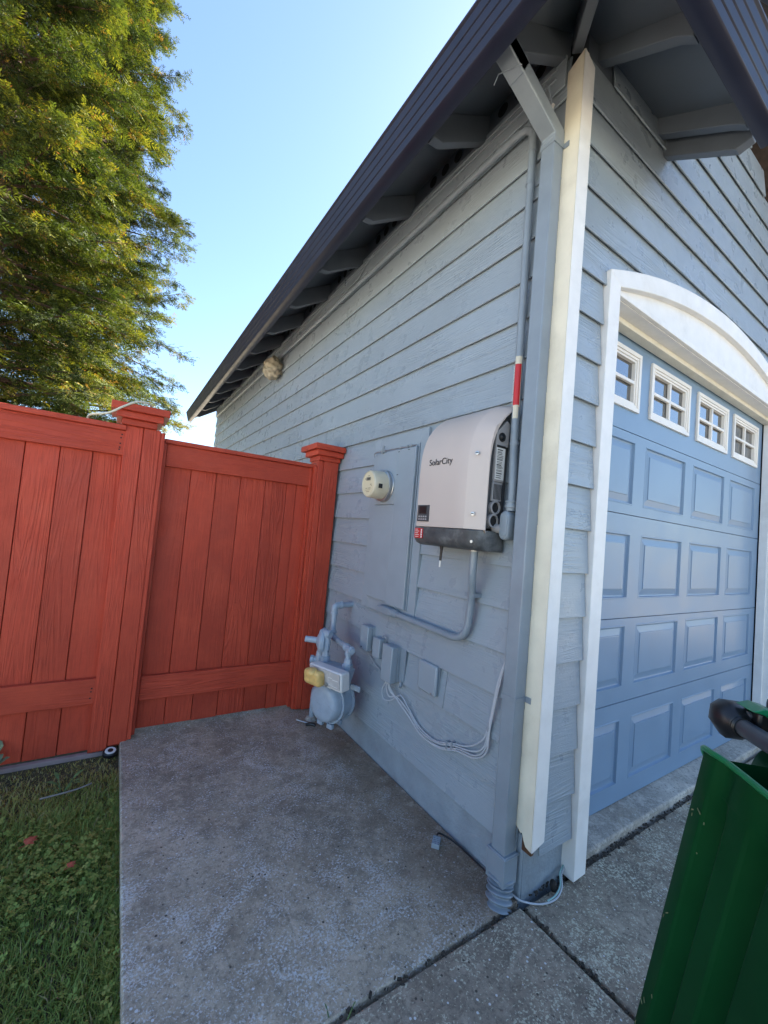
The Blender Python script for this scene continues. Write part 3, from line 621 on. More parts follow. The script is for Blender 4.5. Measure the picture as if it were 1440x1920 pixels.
pr = []; cpts = curve_pts([(-0.052, 0.044, 0.085), (-0.055, 0.043, 0.055), (-0.066, 0.036, 0.015), (-0.078, 0.030, -0.03)], 26)
mb = MB(); rad = [0.0415+0.0075*math.sin(2*math.pi*i/(len(cpts)-1)*6.0) for i in range(len(cpts))]
mb.tube(cpts, rad, 32); mb.build('corrugated_pipe', 'pipepaint', DS, smooth=True, ang=80)

# ------------------------------------------------------------------ fence and gate
YFN = 1.78
def jb(mb_or_box, name, mat, parent, bevel=0.0025): return mb_or_box.build(name, mat, parent, bevel=bevel)
FE = thing('wooden_fence', (-2.2, YFN, -0.06), 'tall red stained board fence standing along the lawn, left of the gate', 'fence')
edges = [-1.388, -1.533, -1.676, -1.821, -1.965, -2.105, -2.25, -2.395, -2.54, -2.68, -2.825, -2.97, -3.11, -3.255, -3.40, -3.54]
for i in range(len(edges)-1):
    a, c = edges[i+1], edges[i]; yo = 0.030+random.uniform(-0.003, 0.003); g_ = 0.0009+0.0012*random.random()
    MB().box((a+g_, YFN+yo, -0.035), (c-g_, YFN+yo+0.019, 1.70)).build('fence_board', 'red_z', FE, bevel=0.002, seg=1)
MB().box((-3.54, YFN-0.004, 1.624), (-1.390, YFN+0.027, 1.766)).build('fence_rail', 'red_x', FE, bevel=0.003)
MB().box((-3.54, YFN-0.004, 0.230), (-1.384, YFN+0.027, 0.370)).build('fence_rail', 'red_x', FE, bevel=0.003)
MB().box((-3.54, YFN-0.022, 1.7665), (-1.392, YFN+0.085, 1.796)).build('cap_rail', 'red_x', FE, bevel=0.003)
MB().box((-3.54, YFN-0.006, -0.12), (-1.262, YFN+0.026, -0.040)).build('kickboard', 'kick', FE, bevel=0.004, label='bare pinkish grey kickboard under the boards')
for i in range(len(edges)-1):
    xm_ = edges[i]-0.0; MB().box((xm_-0.045, YFN+0.0535, -0.03), (xm_+0.030, YFN+0.070, 1.70)).build('light_block_batten', 'red_z', FE)  # added behind the boards to block light through the gaps
nh = MB()
for x, z in ((-1.408, 1.742), (-1.411, 1.722), (-1.412, 1.690), (-1.412, 1.668), (-1.414, 1.655)): nh.lathe((x, YFN-0.0042, z), (0, -1, 0), [(0, 0.0042), (0.0006, 0.0042)], 10)
for x, z in ((-1.408, 0.318), (-1.410, 0.300), (-1.411, 0.265)): nh.lathe((x, YFN-0.0042, z), (0, -1, 0), [(0, 0.0042), (0.0006, 0.0042)], 10)
nh.build('screw_hole', 'dark', FE)

def cap(x0, x1, y0, y1, P):
    """three stepped tiers: (x0..x1) is the post shaft"""
    for dx, z0, z1 in ((0.022, 1.800, 1.834), (0.050, 1.8345, 1.872), (0.078, 1.8725, 1.912)):
        MB().box((x0-dx, y0-dx, z0), (min(x1+dx, -0.020), y1+dx, z1)).build('cap_board', 'red_x', P, bevel=0.003)
    xa, xb = x0-0.074, min(x1+0.074, -0.024); ya, yb = y0-0.074, y1+0.074
    MB().loft([[(xa, ya, 1.9125), (xb, ya, 1.9125), (xb, yb, 1.9125), (xa, yb, 1.9125)],
               [(xa+0.06, ya+0.06, 1.924), (xb-0.06, ya+0.06, 1.924), (xb-0.06, yb-0.06, 1.924), (xa+0.06, yb-0.06, 1.924)]]).build('cap_top', 'red_x', P, bevel=0.002)
GP = thing('gate_post', (-1.305, YFN+0.06, 0), 'red boxed post with a stepped cap between the fence and the gate', 'post', 'red boxed gate posts')
MB().box((-1.394, YFN-0.008, -0.035), (-1.3065, YFN+0.016, 1.7995)).build('post_board', 'red_z', GP, bevel=0.003)
MB().box((-1.3035, YFN-0.012, -0.012), (-1.2155, YFN+0.012, 1.7995)).build('post_board', 'red_z', GP, bevel=0.003)
MB().box((-1.390, YFN+0.0165, -0.03), (-1.222, YFN+0.140, 1.799)).build('post_core', 'red_z', GP)
MB().box((-1.2150, YFN-0.010, 0.004), (-1.1930, YFN+0.090, 1.790)).build('gate_stop', 'red_z', GP, bevel=0.002)
MB().box((-1.1925, YFN+0.012, 0.016), (-1.1760, YFN+0.085, 1.735)).build('gate_stop', 'red_z', GP, bevel=0.002)
cap(-1.394, -1.262, YFN-0.01, YFN+0.14, GP)
GP2 = thing('gate_post', (-0.12, YFN+0.06, 0), 'red boxed post with a stepped cap against the grey house wall', 'post', 'red boxed gate posts')
MB().box((-0.198, YFN-0.004, 0.010), (-0.1555, YFN+0.016, 1.7995)).build('post_board', 'red_z', GP2, bevel=0.003)
MB().box((-0.153, YFN-0.010, 0.004), (-0.0380, YFN+0.012, 1.7995)).build('post_board', 'red_z', GP2, bevel=0.003)
MB().box((-0.194, YFN+0.0165, 0.004), (-0.030, YFN+0.140, 1.799)).build('post_core', 'red_z', GP2)
MB().box((-0.2185, YFN+0.006, 0.012), (-0.1985, YFN+0.090, 1.752)).build('gate_stop', 'red_z', GP2, bevel=0.002)
cap(-0.178, -0.053, YFN+0.0, YFN+0.14, GP2)

GT = thing('gate', (-0.7, YFN+0.08, 0.01), 'red wooden garden gate of upright boards closing the path', 'gate')
ge = [-1.172, -1.021, -0.868, -0.713, -0.545, -0.392, -0.320, -0.222]
for a, c in zip(ge[:-1], ge[1:]):
    yo = random.uniform(-0.003, 0.003); MB().box((a+0.0014, YFN+0.072+yo, 0.016+random.uniform(0, 0.006)), (c-0.0014, YFN+0.090+yo, 1.70)).build('gate_board', 'red_z', GT, bevel=0.002, seg=1)
for a in ge[1:-1]: MB().box((a-0.022, YFN+0.0955, 0.03), (a+0.022, YFN+0.108, 1.70)).build('light_block_batten', 'red_z', GT)  # strips added behind the joints to keep light out
MB().box((-1.173, YFN+0.040, 1.604), (-0.222, YFN+0.068, 1.740)).build('gate_rail', 'red_x', GT, bevel=0.003)
MB().box((-1.173, YFN+0.040, 0.196), (-0.222, YFN+0.068, 0.338)).build('gate_rail', 'red_x', GT, bevel=0.003)
MB().box((-1.190, YFN+0.020, 1.7405), (-0.200, YFN+0.105, 1.766)).build('cap_rail', 'red_x', GT, bevel=0.003)
MB().box((-0.240, YFN+0.036, 0.020), (-0.2215, YFN+0.069, 1.7402)).build('gate_stile', 'red_z', GT, bevel=0.002)

# ------------------------------------------------------------------ electrics on the side wall
XW = -0.0175
EP = thing('electrical_panel', (XW, 1.0, 0.85), 'blue grey painted service panel set flat in the side wall', 'electrical panel')
fr = MB(); fr.box((-0.0295, 1.205, 0.845), (-0.012, 1.272, 1.905)).box((-0.0295, 0.725, 0.845), (-0.012, 0.790, 1.905)).box((-0.0293, 0.7902, 0.845), (-0.012, 1.2048, 0.905)).box((-0.0293, 0.7902, 1.812), (-0.012, 1.2048, 1.905))
fr.build('panel_frame', 'bluepaint', EP, bevel=0.0015, seg=1)
MB().box((-0.0325, 0.7903, 0.9053), (-0.012, 1.2047, 1.8117)).build('panel_back', 'bluepaint', EP)
MB().box((-0.047, 0.980, 1.484), (-0.033, 1.196, 1.806)).build('meter_cover', 'bluepaint', EP, bevel=0.003)
MB().box((-0.046, 0.980, 0.918), (-0.033, 1.196, 1.4815)).build('lower_cover', 'bluepaint', EP, bevel=0.003)
PDo = MB().box((-0.050, 0.800, 0.908), (-0.033, 0.9775, 1.806)).build('panel_door', 'bluepaint', EP, bevel=0.004)
MB().box((-0.037, 0.788, 0.905), (-0.025, 0.7975, 1.825)).build('door_hinge', 'pipepaint', EP, bevel=0.001)
rl = MB(); rl.tube([(-0.050, 1.235, 1.812), (-0.050, 1.20, 1.817), (-0.048, 0.80, 1.812)], 0.0035, 8); rl.box((-0.058, 1.125, 1.803), (-0.028, 1.150, 1.822)).box((-0.052, 1.134, 1.822), (-0.046, 1.142, 1.850)).tube([(-0.05, 1.235, 1.813), (-0.05, 1.240, 1.800), (-0.05, 1.232, 1.792)], 0.0032, 8)
for yy in (0.945, 0.875, 0.845): rl.box((-0.056, yy, 1.806), (-0.040, yy+0.010, 1.820))
rl.build('seal_rail', 'steel', EP)
st = MB()
for yy, zz in ((0.958, 1.790), (0.860, 1.792), (0.955, 1.655)): st.box((-0.0512, yy, zz), (-0.0495, yy+0.014, zz+0.004))
st.build('door_slot', 'dark', PDo)

EM = thing('electric_meter', (-0.05, 1.082, 1.595), 'round cream electric meter plugged into the service panel', 'electric meter')
MB().lathe((-0.0472, 1.082, 1.595), (-1, 0, 0), [(0, 0.094), (0.006, 0.094), (0.009, 0.090), (0.018, 0.090), (0.020, 0.0935), (0.030, 0.0935), (0.032, 0.088)], 40).build('seal_ring', 'steel', EM, smooth=True, ang=30)
MB().lathe((-0.079, 1.082, 1.595), (-1, 0, 0), [(0, 0.084), (0.045, 0.083), (0.083, 0.080), (0.090, 0.076), (0.092, 0.071), (0.089, 0.0695)], 44).build('meter_body', 'metercream', EM, smooth=True, ang=50)
FX = -0.1686
MB().lathe((FX+0.004, 1.082, 1.595), (-1, 0, 0), [(0, 0.0692), (0.0035, 0.0692)], 40).build('dial_face', 'meterface', EM)
MB().box((FX-0.0012, 1.060, 1.613), (FX+0.001, 1.108, 1.634)).build('display', 'lcd', EM)
text('readout', '8.888', (FX-0.0016, 1.104, 1.617), (0, -1, 0), (0, 0, 1), 0.019, 'ink', EM, 0.9)
pm = MB()
for (y_, z_, w_, h_) in ((1.121, 1.620, 0.006, 0.008), (1.062, 1.588, 0.016, 0.004), (1.052, 1.580, 0.010, 0.003), (1.112, 1.566, 0.022, 0.003), (1.080, 1.566, 0.026, 0.004), (1.115, 1.556, 0.060, 0.0022), (1.100, 1.546, 0.034, 0.003), (1.095, 1.640, 0.022, 0.003)):
    pm.box((FX-0.0006, y_-w_, z_), (FX+0.001, y_, z_+h_))
pm.build('dial_print', 'dialprint', EM)
MB().obox((-0.135, 0.9995, 1.582), (1, 0, 0), (0, 1, 0), (0, 0, 1), 0.012, 0.0022, 0.013).build('barcode_tag', 'ink', EM)

# inverter
IV = thing('solar_inverter', (XW, 0.39, 1.29), 'pale grey solar inverter with a curved cover hung on the side wall', 'inverter')
PV = [(1.362, -0.200), (1.480, -0.202), (1.600, -0.2025), (1.650, -0.201), (1.690, -0.198), (1.725, -0.192), (1.760, -0.182), (1.795, -0.167), (1.825, -0.147), (1.852, -0.124), (1.877, -0.096), (1.898, -0.066), (1.910, -0.040), (1.914, -0.022)]
cols = [0.158, 0.161, 0.180, 0.229, 0.236, 0.30, 0.39, 0.48, 0.540, 0.548, 0.585, 0.597, 0.600]
def bev(y):
    if y > 0.548: return (y-0.548)/0.052*0.062
    e = y-0.158
    if e >= 0.075: return 0.0
    if e > 0.02: return (0.075-e)/0.055*0.030
    return 0.030+(0.02-e)*0.8
cv = MB(); rings = []
for z, x in PV:
    k = max(0.0, min(1.0, (z-1.60)/0.29))
    rings.append([(min(x+bev(y)*(1-0.25*k), -0.022), y, z-(0.012*bev(y)/0.03 if z > 1.80 else 0)) for y in cols]+[(min(x+0.050+0.0*k, -0.021), cols[-1], z-0.012), (min(x+0.050, -0.021), cols[0], z-0.012)])
cv.loft(rings, True, True); cv.build('cover', 'inv', IV, bevel=0.003, seg=3, ang=28)
bd = MB(); bd.box((-0.150, 0.178, 1.37), (-0.030, 0.602, 1.745)); bd.prism([(-0.150, 1.745), (-0.030, 1.745), (-0.030, 1.850), (-0.062, 1.835), (-0.115, 1.790)], 1, 0.178, 0.602)
bd.build('housing', 'invdark', IV, bevel=0.004)
lb = MB(); prf = [(0.590, -0.10), (0.590, -0.160), (0.580, -0.182), (0.545, -0.196), (0.39, -0.199), (0.225, -0.196), (0.180, -0.184), (0.166, -0.165), (0.166, -0.10)]
def lring(z, sh): return [(min(-0.03, x+sh*(1 if x < -0.12 else 0.2)), 0.39+(y-0.39)*(1-sh*0.5), z) for y, x in prf]+[(-0.03, 0.166, z), (-0.03, 0.590, z)]
lb.loft([lring(1.360, 0.0), lring(1.318, 0.001), lring(1.300, 0.004), lring(1.286, 0.014), lring(1.276, 0.040)]); lb.build('lower_cover', 'invband', IV, bevel=0.003, seg=2, ang=40)
br = MB(); br.prism([(-0.118, 1.565), (-0.060, 1.565), (-0.060, 1.715), (-0.045, 1.715), (-0.040, 1.815), (-0.062, 1.826), (-0.085, 1.800), (-0.118, 1.770)], 1, 0.164, 0.177)
br.prism([(-0.118, 1.484), (-0.064, 1.486), (-0.0605, 1.5645), (-0.1175, 1.5645)], 1, 0.1665, 0.177)
br.build('side_bracket', 'invside', IV, bevel=0.002)
MB().lathe((-0.088, 0.164, 1.752), (0, -1, 0), [(0, 0.019), (0.004, 0.019), (0.006, 0.012), (0.010, 0.010)], 20).build('hex_knob', 'black', IV, smooth=True)
MB().box((-0.114, 0.1618, 1.574), (-0.064, 0.1640, 1.706)).build('name_plate', 'paper', IV)
MB().box((-0.114, 0.1612, 1.706), (-0.064, 0.1638, 1.716)).build('plate_header', 'black', IV)
pm = MB(); z_ = 1.699
while z_ > 1.58:
    w_ = random.uniform(0.026, 0.044); h_ = random.choice((0.0018, 0.0026, 0.004))
    pm.box((-0.111, 0.1611, z_-h_), (-0.111+w_, 0.1619, z_)); z_ -= h_+random.choice((0.0025, 0.004, 0.006))
pm.build('plate_print', 'ink', IV)
vt = MB()
for i in range(7):
    xx = -0.111+i*0.0075; vt.prism([(xx, 1.492), (xx+0.0035, 1.492), (xx+0.0015, 1.555), (xx-0.002, 1.555)], 1, 0.1655, 0.1668)
vt.build('vent_slot', 'dark', IV)
for zc, xc in ((1.458, -0.094), (1.403, -0.100)):
    o = MB().lathe((xc, 0.178, zc), (0, -1, 0), [(0, 0.029), (0.013, 0.029), (0.015, 0.027), (0.015, 0.022), (0.006, 0.022)], 28).build('knockout_ring', 'invside', IV, smooth=True, ang=30)
    MB().lathe((xc, 0.178, zc), (0, -1, 0), [(0, 0.0215), (0.0075, 0.0215)], 24).build('knockout_hole', 'dark', o)
for zc in (1.672, 1.424):
    xx = -0.192; o = MB().lathe((xx+0.002, 0.196, zc), (-0.93, -0.37, 0), [(0, 0.0085), (0.003, 0.0085), (0.0035, 0.006)], 18).build('cover_screw', 'steel', IV, smooth=True)
    MB().obox((xx-0.0013, 0.1946, zc), (-0.93, -0.37, 0), (0.37, -0.93, 0), (0, 0, 1), 0.0008, 0.006, 0.0015).build('screw_slot', 'dark', o)
MB().box((-0.2045, 0.457, 1.384), (-0.198, 0.541, 1.460)).build('display', 'invdark', IV, bevel=0.001)
MB().box((-0.2055, 0.474, 1.420), (-0.2040, 0.527, 1.454)).build('screen', 'black', IV)
pm = MB()
for i in range(4):
    for j in range(2): pm.box((-0.2052, 0.471+i*0.016, 1.391+j*0.012), (-0.2042, 0.482+i*0.016, 1.398+j*0.012))
pm.build('button', 'invside', IV)
text('logo', 'SolarCity', (-0.2032, 0.4835, 1.641), (0, -1, 0), (0, 0, 1), 0.041, 'ink', IV, 1.02)
MB().box((-0.2003, 0.497, 1.306), (-0.1955, 0.556, 1.352)).build('warning_label', 'sticker', IV)
pm = MB()
for i, w_ in enumerate((0.026, 0.030, 0.022, 0.030, 0.018)): pm.box((-0.2008, 0.550-w_, 1.311+i*0.0085), (-0.2000, 0.550, 1.3135+i*0.0085))
for i in range(4): pm.box((-0.2008, 0.500, 1.309+i*0.0105), (-0.2000, 0.509, 1.317+i*0.0105))
pm.build('label_print', 'paper', IV)
MB().lathe((-0.185, 0.192, 1.312), (-1, -0.3, 0), [(0, 0.0065), (0.008, 0.006)], 16).build('lower_screw', 'steel', IV, smooth=True)
kn = MB(); kn.tube([(-0.165, 0.395, 1.280), (-0.165, 0.395, 1.262), (-0.165, 0.398, 1.215)], [0.010, 0.006, 0.0055], 12); kn.build('hanging_lead', 'black', IV, smooth=True)
MB().tube([(-0.165, 0.398, 1.215), (-0.165, 0.399, 1.186)], 0.0042, 10).build('lead_tip', 'paper', IV)
MB().box((-0.0295, 0.20, 1.33), (-0.019, 0.58, 1.83)).build('mounting_plate', 'invside', IV)

# upper conduit run and its elbow body
CU = thing('conduit', (-0.05, 0.15, 1.44), 'painted conduit beside the downspout rising and turning under the eave', 'conduit')
CX = -0.046
pts = bend([(CX-0.010, 0.118, 1.455), (CX-0.010, 0.118, 1.56), (CX, 0.135, 1.70), (CX, 0.152, 3.148), (CX, 0.60, 3.152), (CX, 7.0, 3.158)], 0.095, 8)
MB().tube(pts, 0.0165, 14).build('pipe', 'pipepaint', CU, smooth=True, ang=60)
lbm = MB(); pl = []
for k in range(24):
    a = 2*math.pi*k/24; yy = 0.0245*math.cos(a); zz = 0.0245*math.sin(a)+(0.035 if math.sin(a) > 0 else -0.035); pl.append((0.124+yy, 1.388+zz))
lbm.loft([[(x_, 0.124+(y-0.124)*s_, 1.388+(z-1.388)*s_) for y, z in pl] for x_, s_ in ((-0.030, 0.86), (-0.036, 0.97), (-0.075, 1.0), (-0.083, 0.95), (-0.086, 0.86))])
lbm.build('conduit_body', 'pipepaint', CU, smooth=True, ang=40)
MB().loft([[(x_, 0.124+(y-0.124)*s_, 1.388+(z-1.388)*s_) for y, z in pl] for x_, s_ in ((-0.0855, 0.78), (-0.0885, 0.76), (-0.0890, 0.70))]).build('body_cover', 'pipepaint', CU, smooth=True, ang=40)
MB().tube([(-0.070, 0.135, 1.372), (-0.074, 0.165, 1.374), (-0.076, 0.182, 1.375)], 0.019, 14).build('side_nipple', 'invside', CU, smooth=True)
cn = MB(); cn.lathe((CX-0.010, 0.1185, 1.448), (0, 0, 1), [(0, 0.020), (0.012, 0.0215), (0.014, 0.0245), (0.024, 0.0245), (0.026, 0.0215), (0.034, 0.0215), (0.036, 0.024), (0.042, 0.024), (0.044, 0.0175)], 20); cn.build('coupling', 'pipepaint', CU, smooth=True, ang=30)
cn = MB(); cn.lathe((CX, 0.151, 3.005), (0, 0, 1), [(0, 0.0168), (0.001, 0.0185), (0.045, 0.0185), (0.046, 0.0168)], 20); cn.build('coupling', 'pipepaint', CU, smooth=True, ang=30)
def clamp(y, z, par):
    mb = MB(); mb.lathe((CX, y, z-0.008), (0, 0, 1), [(0, 0.0185), (0.016, 0.0185)], 18); mb.box((-0.0285, y-0.046, z-0.008), (-0.0185, y-0.014, z+0.008)); return mb.build('pipe_clamp', 'pipepaint', par)
clamp(0.1335, 1.728, CU); clamp(0.1505, 2.86, CU)
lab = MB(); 
def lab_strip(z0, z1, r, a0, a1, name, mat):
    mb = MB(); A = [math.radians(a0+(a1-a0)*i/8) for i in range(9)]; f = lambda z: 0.1355+0.0165*(z-1.70)/1.448
    mb.loft([[(CX+r*math.cos(a), f(z)+r*math.sin(a), z) for a in A]+[(CX+0.0166*math.cos(a), f(z)+0.0166*math.sin(a), z) for a in A[::-1]] for z in (z0, z1)]); return mb.build(name, mat, CU)
lab_strip(1.880, 2.095, 0.0172, 165, 266, 'label_backing', 'stickeredge')
lab_strip(1.888, 2.062, 0.0176, 166, 258, 'warning_label', 'sticker')
lab_strip(1.832, 1.8798, 0.0173, 172, 250, 'pale_tape', 'stickeredge')
text('label_text', 'WARNING: PHOTOVOLTAIC POWER SOURCE', (CX-0.0178, 0.1355+0.007, 1.894), (0, 0, 1), (0, 1, 0), 0.0098, 'paper', CU, 0.80)

# thin cables tacked under the eave
EC = thing('eave_cable', (-0.03, 2.0, 3.30), 'thin dark cables tacked along the top of the side wall under the eave', 'cable')
for z0, w in ((3.300, 0.006), (3.272, 0.010)):
    MB().tube(curve_pts([(-0.036, y, z0+w*math.sin(y*2.1+z0*40)) for y in np.linspace(0.06, 6.8, 24)], 3), 0.0045, 7).build('cable', 'bluepaint', EC, smooth=True)
MB().tube(curve_pts([(-0.040, 1.50, 3.30), (-0.045, 1.62, 3.25), (-0.044, 1.72, 3.205), (-0.040, 1.95, 3.215), (-0.036, 2.2, 3.28)], 6), 0.0045, 7).build('cable', 'bluepaint', EC, smooth=True)
cl = MB()
for y in (1.60, 1.95): cl.box((-0.044, y, 3.262), (-0.029, y+0.016, 3.312))
cl.build('cable_clip', 'bluepaint', EC)
LW = thing('loose_wire', (-0.02, 0.06, 3.1), 'loose looped wires behind the downspout elbow under the eave', 'wire')
MB().tube(curve_pts([(-0.03, 0.13, 3.30), (-0.06, 0.085, 3.24), (-0.045, 0.060, 3.12), (-0.036, 0.050, 2.98)], 8), 0.004, 7).build('wire', 'bluepaint', LW, smooth=True)
MB().tube(curve_pts([(-0.03, 0.16, 3.28), (-0.07, 0.10, 3.20), (-0.05, 0.065, 3.06), (-0.036, 0.050, 2.97)], 8), 0.004, 7).build('wire', 'bluepaint', LW, smooth=True)
MB().obox((-0.055, 0.062, 3.115), (0.2, -0.1, 1), (0, 1, 0), (1, 0, 0), 0.026, 0.007, 0.006).build('wire_nut', 'paper', LW, bevel=0.002)

# lower conduit from the inverter to the panel
CL = thing('conduit', (-0.05, 0.45, 0.87), 'painted conduit curving from under the inverter to the foot of the panel', 'conduit')
pts = bend([(-0.098, 0.262, 1.292), (-0.098, 0.262, 1.17), (-0.052, 0.300, 1.075), (-0.050, 0.316, 0.868), (-0.050, 0.56, 0.871), (-0.055, 0.90, 0.876)], 0.10, 9)
MB().tube(pts, 0.0165, 14).build('pipe', 'pipepaint', CL, smooth=True, ang=60)
MB().lathe((-0.098, 0.262, 1.270), (0, 0, 1), [(0, 0.017), (0.001, 0.022), (0.012, 0.022), (0.013, 0.017)], 20).build('coupling', 'steel', CL, smooth=True, ang=30)
cn = MB(); cn.lathe((-0.055, 0.842, 0.8755), (0, 1, 0), [(0, 0.017), (0.002, 0.0205), (0.010, 0.0205), (0.012, 0.023), (0.020, 0.023), (0.022, 0.020), (0.030, 0.020), (0.032, 0.023), (0.040, 0.023), (0.042, 0.017)], 20); cn.build('coupling', 'pipepaint', CL, smooth=True, ang=30)
eb = MB(); eb.loft([[(x_, 0.955+(y)*s_, 0.877+(z)*s_) for y, z in ((-0.075, -0.016), (-0.075, 0.016), (-0.04, 0.023), (0.05, 0.021), (0.075, 0.012), (0.078, -0.012), (0.05, -0.021), (-0.04, -0.023))] for x_, s_ in ((-0.026, 0.92), (-0.034, 1.0), (-0.068, 1.0), (-0.076, 0.9))]); eb.build('pull_elbow', 'pipepaint', CL, bevel=0.003)
MB().box((-0.0785, 0.905, 0.866), (-0.0755, 1.010, 0.888)).build('body_cover', 'pipepaint', CL, bevel=0.001)
mb = MB(); mb.box((-0.0675, 0.288, 1.070), (-0.0645, 0.330, 1.088)).box((-0.0675, 0.2735, 1.070), (-0.019, 0.284, 1.088)); mb.lathe((-0.051, 0.3055, 1.070), (0, 0.06, 1), [(0, 0.0188), (0.018, 0.0188)], 18); mb.build('pipe_clamp', 'pipepaint', CL)
MB().box((-0.027, 0.62, 0.838), (-0.0182, 1.03, 0.853)).build('shim_strip', 'bluepaint', CL)

# small boxes in a row below the panel
def wallbox(y0, y1, z0, z1, dep, lid, label, name='junction_box', bev=0.006):
    T = thing(name, (XW, (y0+y1)/2, z0), label, 'junction box', 'small painted boxes on the side wall')
    MB().box((-dep*0.5, y0+0.003, z0+0.003), (-0.014, y1-0.003, z1-0.003)).build('back_box', 'bluepaint', T, bevel=bev*0.6)
    MB().box((-dep, y0, z0), (-dep*0.5-0.0015, y1, z1)).build('box_lid', 'bluepaint', T, bevel=bev)
    return T
T = wallbox(1.090, 1.180, 0.603, 0.748, 0.075, 1, 'painted cable box nearest the gas meter, first in the row')
MB().box((-0.0765, 1.150, 0.615), (-0.0745, 1.158, 0.622)).build('lid_screw', 'dark', T)
T = wallbox(0.965, 1.040, 0.596, 0.708, 0.070, 1, 'smallest painted box, squeezed between two taller ones in the row')
MB().tube(curve_pts([(-0.035, 0.955, 0.695), (-0.042, 0.945, 0.72), (-0.045, 0.965, 0.727), (-0.04, 0.985, 0.715)], 5), 0.0045, 7).build('cable_loop', 'cable', T, smooth=True)
T = wallbox(0.815, 0.912, 0.512, 0.706, 0.085, 1, 'tallest painted box in the row with pale wires dropping from its foot')
MB().box((-0.0275, 0.770, 0.530), (-0.0185, 0.815, 0.70)).build('back_plate', 'pipepaint', T, bevel=0.001)
MB().tube([(-0.034, 0.786, 0.530), (-0.036, 0.783, 0.512), (-0.040, 0.775, 0.505)], 0.009, 10).build('cable_gland', 'pipepaint', T, smooth=True)
T = wallbox(0.498, 0.636, 0.556, 0.700, 0.045, 1, 'square painted cover plate by itself, nearest the downspout', 'cover_plate', 0.009)
MB().lathe((-0.046, 0.525, 0.566), (-1, 0, 0), [(0, 0.005), (0.0012, 0.005)], 10).build('lid_screw', 'steel', T)

# cables looping across the wall
CB = thing('cable_bundle', (-0.03, 0.5, 0.42), 'loose pale wires sagging from the tallest box towards the downspout', 'cable')
runs = [
 [(-0.050, 0.880, 0.512), (-0.052, 0.915, 0.450), (-0.048, 0.900, 0.400), (-0.040, 0.840, 0.415), (-0.036, 0.790, 0.455), (-0.032, 0.760, 0.465), (-0.030, 0.700, 0.430), (-0.028, 0.600, 0.375), (-0.027, 0.480, 0.365), (-0.027, 0.370, 0.405), (-0.027, 0.280, 0.435), (-0.028, 0.205, 0.490), (-0.028, 0.172, 0.560), (-0.030, 0.135, 0.760), (-0.026, 0.105, 0.86)],
 [(-0.050, 0.872, 0.512), (-0.048, 0.885, 0.470), (-0.044, 0.860, 0.430), (-0.038, 0.810, 0.445), (-0.033, 0.765, 0.440), (-0.030, 0.690, 0.410), (-0.028, 0.590, 0.360), (-0.027, 0.470, 0.360), (-0.027, 0.360, 0.400), (-0.027, 0.260, 0.425), (-0.028, 0.190, 0.470), (-0.028, 0.168, 0.560), (-0.030, 0.128, 0.780), (-0.026, 0.100, 0.86)],
 [(-0.052, 0.866, 0.512), (-0.046, 0.840, 0.470), (-0.036, 0.780, 0.430), (-0.030, 0.680, 0.385), (-0.028, 0.580, 0.342), (-0.027, 0.450, 0.352), (-0.027, 0.330, 0.398), (-0.027, 0.230, 0.420), (-0.028, 0.178, 0.475), (-0.028, 0.162, 0.570), (-0.030, 0.122, 0.790), (-0.026, 0.096, 0.86)],
 [(-0.050, 0.876, 0.514), (-0.048, 0.850, 0.466), (-0.037, 0.790, 0.436), (-0.031, 0.690, 0.392), (-0.029, 0.588, 0.348), (-0.028, 0.455, 0.345), (-0.028, 0.335, 0.388), (-0.028, 0.235, 0.408), (-0.028, 0.172, 0.462), (-0.030, 0.158, 0.570), (-0.031, 0.118, 0.790), (-0.026, 0.092, 0.86)]]
for i, rr in enumerate(runs): rr = [(q[0]-0.007, q[1], q[2]) for q in rr]; MB().tube(curve_pts(rr, 8), 0.0033, 7).build('wire', 'cablepale', CB, smooth=True)
cl = MB()
for y, z in ((0.40, 0.384), (0.368, 0.396), (0.170, 0.565)): cl.box((-0.040, y-0.004, z-0.018), (-0.018, y+0.004, z+0.018))
cl.build('cable_clip', 'cable', CB)
BW = thing('box_wire', (-0.03, 1.0, 0.55), 'short painted wire drooping between the first and tallest boxes', 'wire')
MB().tube(curve_pts([(-0.034, 1.13, 0.608), (-0.037, 1.10, 0.570), (-0.034, 1.02, 0.535), (-0.031, 0.93, 0.520), (-0.030, 0.90, 0.530)], 6), 0.0035, 7).build('wire', 'cable', BW, smooth=True)

# cloth-wrapped light under the eave
WL = thing('wrapped_light', (-0.05, 3.52, 3.02), 'round outdoor light wrapped in dusty cloth high under the eave', 'outdoor light')
bm_ = MB(); n1, n2 = 40, 24; rings = []
for i in range(n2+1):
    th = math.pi*i/n2; rr_ = []
    for j in range(n1):
        ph = 2*math.pi*j/n1
        wv = 1+0.10*math.sin(5*ph+3*th)+0.07*math.sin(9*ph-6*th)+0.05*math.sin(3*ph+11*th)
        rr_.append((-0.100+0.095*math.cos(th)*wv*-1, 3.52+0.135*math.sin(th)*math.cos(ph)*wv, 3.015+0.115*math.sin(th)*math.sin(ph)*wv-0.015*math.cos(ph*2)))
    rings.append(rr_)
bm_.loft(rings, True, True); bm_.build('cloth_cover', 'cloth', WL, smooth=True, ang=70)
MB().lathe((-0.019, 3.52, 3.02), (-1, 0, 0), [(0, 0.07), (0.02, 0.07)], 20).build('light_base', 'bluepaint', WL)

